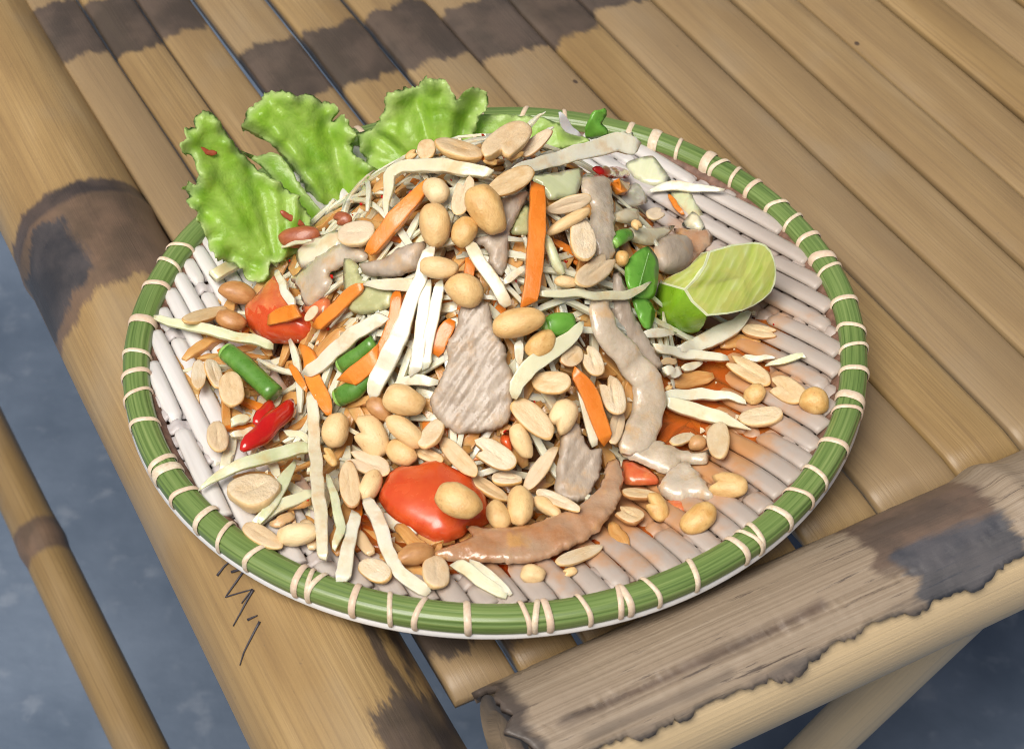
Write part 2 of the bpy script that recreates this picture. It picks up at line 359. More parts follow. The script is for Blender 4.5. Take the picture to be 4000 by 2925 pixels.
# ------------------------------------------------------------------ the floor and the bamboo table
floor = obj('floor', mesh('floor', [(-6, -6, 0), (6, -6, 0), (6, 6, 0), (-6, 6, 0)], [(0, 1, 2, 3)], False), 'floor_concrete')
floor.location = (0, 0, -0.42); floor['kind'] = 'structure'
tag(floor, 'blue grey concrete floor below the table', None)
SD = np.array([.465, -.885, 0]); SN = np.array([.885, .465, 0])      # along / across the slats
RA = np.array([.888, .460, 0]); RM = np.array([.460, -.888, 0])       # along the front rail / towards the viewer
table = empty('bamboo_table', (0, 0, -0.42))
tag(table, 'bamboo slat table with thick bamboo edge poles and dark scorched nodes', 'table')
def tpart(name, V, F, UV, mat):
    V = np.asarray(V, float) - np.array([0, 0, -0.42])
    return obj(name, mesh(name, V, F, True, UV), mat, table)
# slats: boundaries across (mm) and where each slat's scorched node starts along its length
edges = [-84, -58.6, -32, -4, 29, 63, 99.7, 137.7, 169.6, 203.6, 239, 269, 305.3, 333.6, 368, 401, 436, 470]
nodes = [-.355, -.348, -.352, -.272, -.268, -.266, -.252, -.252, -.262, -1.2, -.75, -1.1, -.9, -1.3, -.8, -1, -.9]
prof = [(-1, -.0022), (-.988, -.0005), (-.95, .0003), (-.80, .0011), (-.4, .0019), (0, .0022), (.4, .0019), (.80, .0011), (.95, .0003), (.988, -.0005), (1, -.0022), (1, -.006), (-1, -.006)]
for k in range(len(edges) - 1):
    a, b_ = edges[k] / 1000, edges[k + 1] / 1000
    g0 = rng.uniform(.0004, .0013); g1 = rng.uniform(.0004, .0013)
    if k == 2: g1 = .0022
    V, F, UV = [], [], []
    ss = np.linspace(-.56, .1335, 60); np_ = len(prof); zt = rng.uniform(-.0012, .0006); tl = rng.uniform(-.0006, .0006)
    for i, s in enumerate(ss):
        wob0 = .0008 * noise.noise(Vector((s * 9, k * 3.1, 0))); wob1 = .0008 * noise.noise(Vector((s * 9, k * 3.1 + 1.5, 0)))
        drift = -.0000 if k > 2 else -.010 * (s + .3) * (1 - k / 3)
        lo = a + g0 + wob0 + drift; hi = b_ - g1 + wob1 + (-.010 * (s + .3) * (1 - (k + 1) / 3) if k < 2 else 0)
        fg = .0016 * max(0, (s - .03) / .10) if 0 < k < 6 else 0; hi -= fg; lo += fg * .4
        nb = .0013 * math.exp(-((s - nodes[k] - .012) / .006) ** 2)
        endd = -.0022 * max(0, (s - .115) / .0185) ** 2
        for (x, z) in prof:
            n_ = (lo + hi) / 2 + x * (hi - lo) / 2
            P = SD * s + SN * n_; V.append((P[0], P[1], z + zt + x * tl + (nb + endd if z > -.005 else 0))); UV.append((s - nodes[k], n_ - a))
    for i in range(len(ss) - 1):
        for j in range(np_):
            F.append((i * np_ + j, (i + 1) * np_ + j, (i + 1) * np_ + (j + 1) % np_, i * np_ + (j + 1) % np_))
    F.append(tuple(range(np_))); F.append(tuple((len(ss) - 1) * np_ + j for j in range(np_))[::-1])
    tpart('slat', V, F, UV, 'bamboo_slat')
def pole(P0, P1, r0, r1, seg=48, n=60, nodes=(), a0=0, a1=2 * math.pi, up=np.array([0, 0, 1.0]), wall=None, cap=True):
    """hollow-ended bamboo culm with swollen nodes; UV = (metres along, metres around from the top)"""
    P0, P1 = np.asarray(P0, float), np.asarray(P1, float); L = np.linalg.norm(P1 - P0); t = (P1 - P0) / L
    sd = nrm(np.cross(t, up)); u = np.cross(sd, t); V, F, UV = [], [], []
    for i in range(n + 1):
        s = L * i / n; r = r0 + (r1 - r0) * i / n
        for nd in nodes: r += .0012 * math.exp(-((s - nd) / .007) ** 2) - .0007 * math.exp(-((s - nd - .009) / .003) ** 2)
        for j in range(seg + 1):
            an = -math.pi + 2 * math.pi * j / seg
            rr = r * (1 + .006 * noise.noise(Vector((s * 14, math.cos(an) * 1.2, math.sin(an) * 1.2 + r0 * 99))))
            V.append(P0 + t * s + (u * math.cos(an) + sd * math.sin(an)) * rr); UV.append((s, an * r0))
    m = seg + 1
    F += [(i * m + j, i * m + j + 1, (i + 1) * m + j + 1, (i + 1) * m + j) for i in range(n) for j in range(seg)]
    for (i, ds, rev) in ((0, 0, True), (n, L, False)):          # annular end with a dark hollow
        b0 = len(V); r = (r0 if i == 0 else r1)
        for fr, dp in ((.78, 0), (.74, .003)):
            for j in range(m):
                an = -math.pi + 2 * math.pi * j / seg
                V.append(P0 + t * (ds + (dp if i == 0 else -dp)) + (u * math.cos(an) + sd * math.sin(an)) * r * fr); UV.append((ds, an * r0))
        for j in range(seg):
            F.append((i * m + j, i * m + j + 1, b0 + j + 1, b0 + j)); F.append((b0 + j, b0 + j + 1, b0 + m + j + 1, b0 + m + j))
        F.append(tuple(b0 + m + j for j in range(seg)))
    return V, F, UV
# side rail: thick pole, node with a scorched patch upper left, flaked dark patch near the front
SR0 = SD * -.56 + SN * (-.118 + .0135) + np.array([0, 0, -.018]); SR1 = SD * .24 + SN * (-.118 - .0085) + np.array([0, 0, -.018]); SRR = .0335
bamboo('bamboo_side_rail', [(.366, .440, -1, 1, .034, BR), (.385, .430, .012, .055, .04, BK), (.366, .378, -.04, 1, .014, DK), (.690, .9, -.06, -.004, .060, DK), (.62, .75, -.026, -.016, .055, DK)], tone=.80, rndamp=.1)
# the side rail's "around" coordinate is measured from its top, negative towards the plate side
V, F, UV = pole(SR0, SR1, .0325, .0345, 56, 120, nodes=(.380,))
tpart('side_rail', V, F, UV, 'bamboo_side_rail')
# front rail: pale culm with a weathered grey skin peeling off its upper side
FR0 = RA * -.078 + RM * .1625 + np.array([0, 0, -.0105]); FR1 = RA * .52 + RM * .1625 + np.array([0, 0, -.0105])
bamboo('bamboo_front_rail', [(-1, .0020, -1, 1, .004, (.13, .105, .085))], tone=1.2, rndamp=.0, cream=.55)
V, F, UV = pole(FR0, FR1, .0268, .0268, 56, 80)
tpart('front_rail', V, F, UV, 'bamboo_front_rail')
bamboo('bamboo_weathered', [(.152, .204, -.2, -.010, .030, BR), (.160, .207, -.018, .02, .026, (.042, .050, .065)), (-1, .006, -1, 1, .016, DK), (-1, .16, .0015, .03, .022, (.10, .088, .080)), (.015, .125, -.0135, -.0100, .014, (.05, .036, .03)), (.02, .08, -.0045, -.0030, .010, (.06, .05, .045))], weather=(-.9, -.8), tone=.72, rndamp=.0)
t = RA; V, F, UV = [], [], []
ns, na = 420, 26; r_o = .0295
for i in range(ns + 1):
    s = -.079 + .60 * i / ns
    jag = .0040 * noise.noise(Vector((s * 26, 1, 0))) + .0026 * noise.noise(Vector((s * 110, 4, 0))) + .0022 * noise.noise(Vector((s * 520, 9, 0))) + (.0016 if noise.noise(Vector((s * 70, 3, 3))) > .1 else 0)
    base = math.radians(4) + .05 * math.sin(s * 14 + 1.0)
    a_hi = base + jag / r_o * 1.1; a_lo = math.radians(-120)
    for j in range(na + 1):
        q = j / na; ph = a_lo + (a_hi - a_lo) * q
        vdir = nrm(RM * .667 + np.array([0, 0, .745])); udir = nrm(RM * .745 - np.array([0, 0, .667]))
        curl = .0016 * sstep(.9, 1.0, q) * max(0, noise.noise(Vector((s * 30, 7, 0))) + .1)
        rough_ = .0006 * noise.noise(Vector((s * 40, ph * 9, 3))) + .0003 * noise.noise(Vector((s * 60, ph * 60, 3)))
        gro = -.0016 * math.exp(-((ph - math.radians(-22) - .05 * math.sin(s * 20)) / .035) ** 2) * float(sstep(.16, .10, s)) * (0.5 + noise.noise(Vector((s * 55, 2, 2))))
        nb = .0022 * math.exp(-((s + .079 - .218) / .006) ** 2)
        rr = r_o + rough_ + curl + nb + gro * 1.6
        so_ = (.007 * noise.noise(Vector((ph * 2.5, 5, 1))) + .004 * noise.noise(Vector((ph * 11, 7, 1)))) * max(0, 1 - i / 12)
        P = FR0 + RA * (s + so_ + .078) + (vdir * math.cos(ph) + udir * math.sin(ph)) * rr
        V.append(P); UV.append((s + .079, ph * r_o))
m = na + 1; off = len(V)
for i in range(ns + 1):
    for j in range(m):
        P = np.array(V[i * m + j]); s = -.079 + .60 * i / ns; ctr = FR0 + RA * (s + .078)
        V.append(ctr + nrm(P - ctr) * .0269); UV.append(UV[i * m + j])
F += [(i * m + j, (i + 1) * m + j, (i + 1) * m + j + 1, i * m + j + 1) for i in range(ns) for j in range(na)]
F += [(off + i * m + j, off + i * m + j + 1, off + (i + 1) * m + j + 1, off + (i + 1) * m + j) for i in range(ns) for j in range(na)]
F += [(i * m + na, (i + 1) * m + na, off + (i + 1) * m + na, off + i * m + na) for i in range(ns)]
F += [(j, j + 1, off + j + 1, off + j) for j in range(na)]
o = tpart('rail_skin', V, F, UV, 'bamboo_weathered'); o['label'] = 'grey weathered outer skin splitting along the front rail'
# stretcher between the legs (lower left, out of focus) and the brace under the front rail
bamboo('bamboo_stretcher', [(.378, .402, -1, 1, .012, BR)], tone=.52, rndamp=.0)
Z = np.array([0, 0, 1.0])
a = SD * -.62 + SN * -.1665 + Z * -.25; b_ = SD * .35 + SN * -.1645 + Z * -.25
V, F, UV = pole(a, b_, .0128, .0128, 32, 100, nodes=(.385,)); tpart('stretcher', V, F, UV, 'bamboo_stretcher')
bamboo('bamboo_brace', [], tone=1.2, rndamp=.0, cream=.6)
a = on_z(S('N', 2010, 710), -.060); b_ = on_z(S('N', 900, 1800), -.34)
V, F, UV = pole(a, b_, .0118, .0118, 32, 40, up=np.array([0, 1.0, 0])); tpart('brace', V, F, UV, 'bamboo_brace')
# pen scribbles on the side rail
b = NB('pen_ink'); b.done((.045, .04, .05), .5)
def on_rail(p, lift=.0006):
    d = rdir(p); ax = nrm(SR1 - SR0); w = CAM - SR0; rad = .0339 + lift
    dp = d - ax * np.dot(d, ax); wp = w - ax * np.dot(w, ax)
    A, B, Cc = dp @ dp, 2 * dp @ wp, wp @ wp - rad * rad; D = B * B - 4 * A * Cc
    tt = (-B - math.sqrt(max(D, 0))) / (2 * A); return CAM + d * tt
for pts in ([(958, 590), (990, 548), (1032, 512)], [(1020, 574), (1085, 556), (1040, 620), (995, 684), (1112, 650), (1065, 712)], [(1118, 652), (1095, 690), (1060, 755), (1028, 812)], [(1092, 785), (1135, 765)], [(1146, 792), (1105, 870), (1075, 930), (1058, 985)]):
    P = [on_rail(S('M', *q)) for q in pts]; P = np.array([P[0] + (P[1] - P[0]) * t for t in np.linspace(0, 1, 5)] if len(P) == 2 else [a + (c - a) * t for a, c in zip(P, P[1:]) for t in (0, .25, .5, .75)] + [P[-1]])
    n = len(P); hw = np.full(n, .00042) * np.linspace(1.2, .5, n); V, F, UV = sweep(P, np.array([tocam(q) for q in P]), hw, np.full(n, .0004), 6)
    tpart('pen_mark', V, F, UV, 'pen_ink')

# ------------------------------------------------------------------ the woven tray
tray = empty('woven_tray', (0, 0, 0.0015))
tag(tray, 'round white woven tray with green bamboo rim holding the salad', 'tray')
def lathe(prof, seg=160, closed=True):
    n = len(prof); V, UV, F = [], [], []
    L = [0.0]
    for p, q in zip(prof, prof[1:] + prof[:1]): L.append(L[-1] + math.hypot(q[0] - p[0], q[1] - p[1]))
    for i in range(seg + 1):
        an = 2 * math.pi * i / seg
        for k, (r, z) in enumerate(prof): V.append((r * math.cos(an), r * math.sin(an), z)); UV.append((an * .145, L[k]))
    F = [(i * n + j, (i + 1) * n + j, (i + 1) * n + (j + 1) % n, i * n + (j + 1) % n) for i in range(seg) for j in range(n if closed else n - 1)]
    return V, F, UV
V, F, UV = lathe([(.0, .0035), (.066, .0035), (.068, 0), (.072, 0), (.080, .005), (.100, .0120), (.120, .0172), (.145, .0200), (.1494, .0203), (.1502, .0218), (.148, .0250), (.143, .0215), (.120, .0185), (.100, .0135), (.075, .0065), (0, .0055)], closed=False)
obj('body', mesh('body', V, F, True, UV), 'plate_white', tray)
V, F, UV = lathe([(.001, .0062), (.062, .0064), (.075, .0072), (.100, .0140), (.120, .0190), (.141, .0222)], closed=False)
obj('weave_gap_shade', mesh('weave_gap_shade', V, F, True, UV), 'inner_edge_brown', tray)  # dark sheet added under the weave to put shade into the strand gaps
V, F, UV = lathe([(.1352, .0205), (.1385, .0205), (.1405, .0265), (.1385, .0262), (.1365, .0245)])
obj('inner_edge', mesh('inner_edge', V, F, True, UV), 'inner_edge_brown', tray)
def rim_prof(n=40, grow=0.0):
    out = []
    for k in range(n):
        an = 2 * math.pi * k / n; c, s = math.cos(an), math.sin(an); e = 2 / 2.5
        g = 0 if grow else -.0004 * sum(math.exp(-((an - a0 + math.pi) % (2 * math.pi) - math.pi) ** 2 / .004) for a0 in (.55, 1.35, 2.2))
        out.append((.1446 + (.0054 + grow + g) * math.copysign(abs(c) ** e, c), .0260 + (.0047 + grow + g) * math.copysign(abs(s) ** e, s)))
    return out
V, F, UV = lathe(rim_prof(48), 200)
V = [(x * (1 + .0025 * noise.noise(Vector((x * 30, y * 30, 2)))), y * (1 + .0025 * noise.noise(Vector((x * 30, y * 30, 2)))), z + .0005 * noise.noise(Vector((x * 26, y * 26, 8)))) for x, y, z in V]
rim = obj('rim', mesh('rim', V, F, True, UV), 'rim_green', tray); rim['label'] = 'green split bamboo rim of the tray'
# cane bindings wrapped over the rim, at the places the photograph shows them
def binding_mesh(w, skew):
    pr = rim_prof(26, .00065); nx = 4; V, F = [], []
    for i in range(nx + 1):
        q = (i / nx - .5); th = .00055 * (1 - (2 * q) ** 4)
        for k, (r, z) in enumerate(pr):
            dr, dz = r - .1446, z - .026; l = math.hypot(dr, dz); an = q * w / .1446 + skew * dr / .1446
            wob = .00018 * noise.noise(Vector((k * .5, w * 2000, q)))
            rr = r + dr / l * (th - .0004) + wob; V.append((rr * math.cos(an), rr * math.sin(an), z + dz / l * (th - .0004)))
    n = len(pr)
    F = [(i * n + j, (i + 1) * n + j, (i + 1) * n + (j + 1) % n, i * n + (j + 1) % n) for i in range(nx) for j in range(n)]
    return mesh('binding', V, F)
BM = {'n': [binding_mesh(.0019, .25), binding_mesh(.0022, -.2), binding_mesh(.0026, .1)], 'w': [binding_mesh(.0046, .15), binding_mesh(.0042, -.1)]}
wr = [('D', 530, 20, 'n'), ('D', 440, 160, 'n'), ('D', 320, 350, 'n'), ('D', 210, 660, 'w'), ('D', 165, 940, 'n'), ('D', 165, 1110, 'n'), ('D', 180, 1285, 'n'), ('D', 250, 1530, 'n'),
      ('G', 395, 440, 'n'), ('G', 440, 515, 'w'), ('G', 590, 710, 'n'), ('G', 790, 890, 'n'), ('G', 950, 1040, 'n'), ('G', 1210, 1230, 'n'), ('G', 1565, 1450, 'n'), ('G', 1655, 1490, 'n'), ('G', 1725, 1500, 'n'),
      ('M', 1560, 690, 'n'), ('M', 1715, 725, 'n'), ('M', 1850, 750, 'n'), ('M', 2060, 765, 'n'), ('N', 55, 765, 'n'), ('N', 110, 758, 'n'), ('N', 155, 752, 'n'), ('N', 320, 735, 'n'), ('N', 480, 692, 'n'), ('N', 505, 690, 'n'), ('N', 620, 655, 'n'),
      ('N', 800, 565, 'n'), ('N', 1005, 465, 'n'), ('N', 1060, 430, 'n'), ('N', 1090, 410, 'n'), ('N', 1190, 320, 'n'), ('N', 1265, 225, 'n'), ('N', 1340, 135, 'n'), ('N', 1425, 5, 'n'),
      ('F', 2095, 1285, 'n'), ('F', 2100, 1190, 'w'), ('F', 2130, 980, 'n'), ('F', 2120, 800, 'n'), ('F', 2120, 650, 'n'), ('F', 2090, 440, 'n'), ('F', 1985, 190, 'n'), ('F', 1940, 100, 'w'),
      ('C', 1870, 1050, 'n'), ('C', 1750, 900, 'n'), ('C', 1610, 770, 'n'), ('C', 1390, 620, 'n'), ('C', 1240, 520, 'n'), ('C', 1090, 450, 'n'), ('C', 1000, 400, 'w'), ('C', 740, 300, 'n'), ('C', 530, 240, 'w'), ('C', 360, 120, 'n')]
angs = []
for z, x, y, w in wr:
    P = on_z(S(z, x, y), .0310); angs.append((math.atan2(P[1], P[0]), w))
k = math.radians(77)
while k < math.radians(141): angs.append((k, 'n')); k += math.radians(rng.uniform(6, 9))
for i, (an, w) in enumerate(angs):
    o = obj('binding', BM[w][i % len(BM[w])], 'binding_cane', tray); o.rotation_euler = (0, 0, an)
# the weave: long strands pass over four cross strands and under one
PIV = np.array([-.400, .570]); d0 = nrm(-PIV)
cross_p = .0072
def weave_strip(P, up, hw, th, name, mat):
    if len(P) < 3: return
    V, F, UV = sweep(np.array(P), np.array(up), np.array(hw), np.array(th), 10, 2.3); obj(name, mesh(name, V, F, True, UV), mat, tray)
step = .0078 / np.linalg.norm(PIV)
RIN = .1392
for j in range(-20, 21):
    an = math.atan2(d0[1], d0[0]) + j * step; d = np.array([math.cos(an), math.sin(an)])
    sm = np.dot(-PIV, d); perp = np.linalg.norm(PIV + d * sm)
    if perp > RIN - .004: continue
    half = math.sqrt(RIN ** 2 - perp ** 2); s0 = np.linalg.norm(PIV)
    P, up, hw, th = [], [], [], []
    jit = rng.uniform(-.08, .08)
    for s in np.arange(sm - half, sm + half + .0005, .0016):
        q = PIV + d * s; c = (s - s0) / cross_p + 400
        ph = (c - 4 * j + jit) % 15.0; dist = min(ph, 15 - ph)            # under the cross strand where ph is near 0
        un = float(1 - sstep(.28, .80, dist)); arch = math.sin(math.pi * min(1, max(0, (dist - .4) / 5.0)) * .5)
        r = math.hypot(*q)
        e = float(sstep(.1392, .136, r))
        z = plate_z(r) + .0002 + (-.0024 * un + .0010 * arch) * (.4 + .6 * e)
        P.append((q[0], q[1], float(z))); up.append((0, 0, 1)); w = .00385 * (s / s0)
        hw.append(w * (1 - .42 * un - .10 * (1 - arch)) * rng.uniform(.985, 1.015)); th.append(.0019)
    weave_strip(P, up, hw, th, 'strand', 'weave_white')
dn = np.array([-d0[1], d0[0]])
for i in range(-21, 22):
    P, up, hw, th = [], [], [], []
    for a in np.arange(-.30, .30, .0022):
        s = np.linalg.norm(PIV) + i * cross_p; an = math.atan2(d0[1], d0[0]) + a; q = PIV + np.array([math.cos(an), math.sin(an)]) * s
        r = math.hypot(*q)
        if r > RIN: continue
        jj = a / step; ph = (i + 400 - 4 * jj) % 15.0; dist = min(ph, 15 - ph); upb = float(1 - sstep(.3, 1.3, dist))
        P.append((q[0], q[1], float(plate_z(r)) - .0016 + .0022 * upb)); up.append((0, 0, 1)); hw.append(.0031); th.append(.0011)
    weave_strip(P, up, hw, th, 'cross_strand', 'weave_cross')

# ------------------------------------------------------------------ builders for the food
LAY = lambda l: .0008 + .0030 * l
def frame_n(P, blend=.55): return nrm(heap_n(P[0], P[1]) * (1 - blend) + tocam(P) * blend)
# peanut halves: unit meshes (x length, y width, z dome height), flat cut side at z = 0
def peanut_mesh(seed, bite=0.0, point=.0, whole=False, groove=.16):
    r_ = random.Random(seed); na, nr = 28, 7
    b1, b2 = r_.uniform(0, 6.28), r_.uniform(0, 6.28); k = r_.uniform(-.12, .12)
    ba = r_.uniform(-.7, .7) + (0 if r_.random() < .5 else math.pi)
    def outline(an):
        e = 2 / 2.25; c, s = math.cos(an), math.sin(an)
        x = math.copysign(abs(c) ** e, c); y = math.copysign(abs(s) ** e, s) * (1 + k * c)
        f = 1 + .03 * math.sin(2 * an + b1) + .025 * math.sin(3 * an + b2)
        if point: f *= 1 + point * max(0, c) ** 14
        if bite:
            da = (an - ba + math.pi) % (2 * math.pi) - math.pi
            f *= 1 - bite * math.exp(-(da / .32) ** 2) + bite * .22 * math.exp(-((abs(da) - .55) / .16) ** 2) * r_.uniform(.8, 1)
        return x * f, y * f
    O = [outline(2 * math.pi * i / na) for i in range(na)]
    V, F, MI = [], [], []
    def nz(x, y, z): return noise.noise(Vector((x * 1.6 + seed, y * 1.6, z * 1.6)))
    for q in range(nr):                                         # dome side, from edge upwards
        a = (math.pi / 2) * q / nr; cr = math.cos(a) ** .85; h = math.sin(a)
        for (x, y) in O:
            z = h; d = 1 + .09 * nz(x * cr, y * cr, z); V.append((x * cr * d, y * cr * d, z * d * (1 + .10 * x * k)))
    V.append((0, 0, 1.0)); top = len(V) - 1
    for q in range(nr - 1):
        for i in range(na): F.append((q * na + i, q * na + (i + 1) % na, (q + 1) * na + (i + 1) % na, (q + 1) * na + i)); MI.append(0)
    for i in range(na): F.append(((nr - 1) * na + i, (nr - 1) * na + (i + 1) % na, top)); MI.append(0)
    if whole:
        n0 = len(V)
        for q in range(1, nr):
            a = (math.pi / 2) * q / nr; cr = math.cos(a) ** .85
            for (x, y) in O: V.append((x * cr, y * cr, -math.sin(a)))
        V.append((0, 0, -1)); bot = len(V) - 1; rows = [0] + [n0 + q * na for q in range(nr - 1)]
        for a, b in zip(rows, rows[1:]):
            for i in range(na): F.append((a + (i + 1) % na, a + i, b + i, b + (i + 1) % na)); MI.append(0)
        for i in range(na): F.append((rows[-1] + (i + 1) % na, rows[-1] + i, bot)); MI.append(0)
    else:
        rows = [0]
        for cr in (.955, .86, .74, .56, .36, .18):               # cut face: rounded rim, slightly bulging lobes and a groove along the middle
            rows.append(len(V))
            for (x, y) in O:
                xx, yy = x * cr, y * cr
                z = {.955: -.13, .86: -.20}.get(cr, -.235 + .05 * (1 - cr))
                z += groove * 1.6 * math.exp(-(yy / .10) ** 2) * max(0, 1 - (xx / .8) ** 2) + .035 * nz(xx * 1.4, yy * 1.4, 5)
                V.append((xx, yy, z))
        V.append((0, 0, -.19 + groove * 1.6)); bot = len(V) - 1
        for kk, (a, b) in enumerate(zip(rows, rows[1:])):
            for i in range(na): F.append((a + (i + 1) % na, a + i, b + i, b + (i + 1) % na)); MI.append(0 if kk < 1 else 1)
        for i in range(na): F.append((rows[-1] + (i + 1) % na, rows[-1] + i, bot)); MI.append(1)
    return mesh('peanut', V, F, True, None, MI)
PM = {}
def peanut_data(kind, mats, i):
    key = (kind, mats, i)
    if key not in PM:
        sd = i * 7 + len(kind)
        if kind == 'ball': me = peanut_mesh(sd, whole=True)
        elif kind == 'bit': me = peanut_mesh(sd + 40, bite=.45, whole=True)
        elif kind == 'broken': me = peanut_mesh(sd + 11, bite=.38 + .1 * (i % 2), groove=.1)
        else: me = peanut_mesh(sd, point=.07 if i % 2 else 0, groove=[.02, .10, .045][i % 3])
        for m in mats.split(','): me.materials.append(MATS[m])
        PM[key] = me
    return PM[key]
NPN = [0]
PALET = {'t': 'peanut_skinless,peanut_cut_face', 'b': 'peanut_brown,peanut_cut_face', 'r': 'peanut_red_skin,peanut_brown', 'w': 'peanut_skinless,peanut_white', 'g': 'peanut_skinless,peanut_cut_face'}
def peanut(z, x, y, mx, my, hw, kind, label, pal='t', lay=2, tilt=0, blend=.6, yd=None):
    i = NPN[0]; NPN[0] += 1
    p = S(z, x, y); sc_ = ZONES[z][2]
    P = on_y(p, yd) if yd is not None else hit(p, LAY(lay))
    tq = .26 if kind in ('flat', 'broken') else .14
    n = nrm(frame_n(P, blend) + np.array([rng.uniform(-tq, tq), rng.uniform(-tq * .4, tq * 1.4), 0]))
    if kind in ('flat', 'broken'): n = nrm(n + np.array([0, .42, .12])); hw *= .88; P = P + DOWN * (-hw * .06 * sc_ * px_scale(P))
    A = on_plane(p + np.array([mx, my]) * sc_, P, n); xv = A - P; a = np.linalg.norm(xv); X = xv / a
    pm = nrm([-my, mx]) * hw * sc_; B = on_plane(p + pm, P, n) - P; b = np.linalg.norm(B - X * np.dot(B, X))
    Zv = n if kind in ('dome', 'ball', 'bit') else -n
    if kind in ('side',): b *= 1.1
    Y = np.cross(Zv, X)
    R = Matrix((X, Y, Zv)).transposed()
    if kind == 'side': R = R @ Matrix.Rotation(math.radians(tilt or 42), 3, 'X')
    elif tilt: R = R @ Matrix.Rotation(math.radians(tilt), 3, 'X')
    h = b * (.82 if kind == 'dome' else .72 if kind in ('flat', 'side') else .9 if kind == 'ball' else .7)
    me = peanut_data('flat' if kind in ('flat', 'side', 'dome') else kind, PALET[pal], i % 6)
    o = obj('peanut_half' if kind not in ('ball', 'bit') else 'peanut_kernel' if kind == 'ball' else 'peanut_fragment', me)
    o.matrix_world = Matrix.Translation(P) @ R.to_4x4() @ Matrix.Diagonal((a, b, h, 1))
    tag(o, label, 'peanut', 'roasted peanuts scattered over the salad'); return o

def strip(pts, hw, mat, label, name='papaya_shred', cat='papaya', group='shredded green papaya in the salad', lay=1, th=.62, sq=3.2, yd=None, blend=.5, prof=10, n=None, wob=.0009, taper=True, lays=None, twist=0):
    """pts: (zone, x, y)...; hw: half widths in the zone's pixels at each point"""
    src = [S(*q) for q in pts]; m = len(src)
    P = []
    for k_, p in enumerate(src):
        l = lays[k_] if lays else lay
        P.append(on_y(p, yd[k_] if isinstance(yd, list) else yd) if yd is not None else hit(p, LAY(l)))
    P = np.array(P)
    w = np.array([(1.0 if cat == 'papaya' else 1.12) * h * ZONES[q[0]][2] * px_scale(pp) for h, q, pp in zip(hw, pts, P)])
    PW = np.concatenate([P, w[:, None]], 1); L = np.linalg.norm(np.diff(P, axis=0), axis=1).sum()
    n = n or int(max(8, min(36, L / .0025)))
    Q = catmull(list(PW), n); P = Q[:, :3]; w = np.maximum(Q[:, 3], .0003)
    if taper:
        q = np.linspace(0, 1, n); ed = np.minimum(q, 1 - q) * L / (w + 1e-6); w = w * np.clip(.62 + .5 * ed, 0, 1)
    sd_ = rng.uniform(0, 99)
    for i in range(n): P[i] += np.array([noise.noise(Vector((i * .35, sd_, c))) * wob for c in (0, 5, 9)]); w[i] *= 1 + .10 * noise.noise(Vector((i * .5, sd_, 3)))
    up = []
    for i in range(n):
        u = frame_n(P[i], blend)
        if twist: u = nrm(u + np.cross(nrm(P[-1] - P[0]), u) * twist * math.sin(i / n * 3 + sd_))
        up.append(u)
    V, F, UV = sweep(P, np.array(up), w, w * th, prof, sq)
    if sq >= 3:                                             # knife-cut ends run at a slant
        pc = len(V) // n
        for i0, sg in ((0, -1), (n - 1, 1)):
            tt = nrm(P[1] - P[0]) if i0 == 0 else nrm(P[-1] - P[-2]); sd = nrm(np.cross(tt, up[i0])); kx = rng.uniform(-.9, .9)
            for j in range(pc): V[i0 * pc + j] = V[i0 * pc + j] + tt * kx * np.dot(V[i0 * pc + j] - P[i0], sd)
    V, c = recentre(V); o = obj(name, mesh(name, V, F, True, UV), mat); o.location = c
    tag(o, label, cat, group); return o

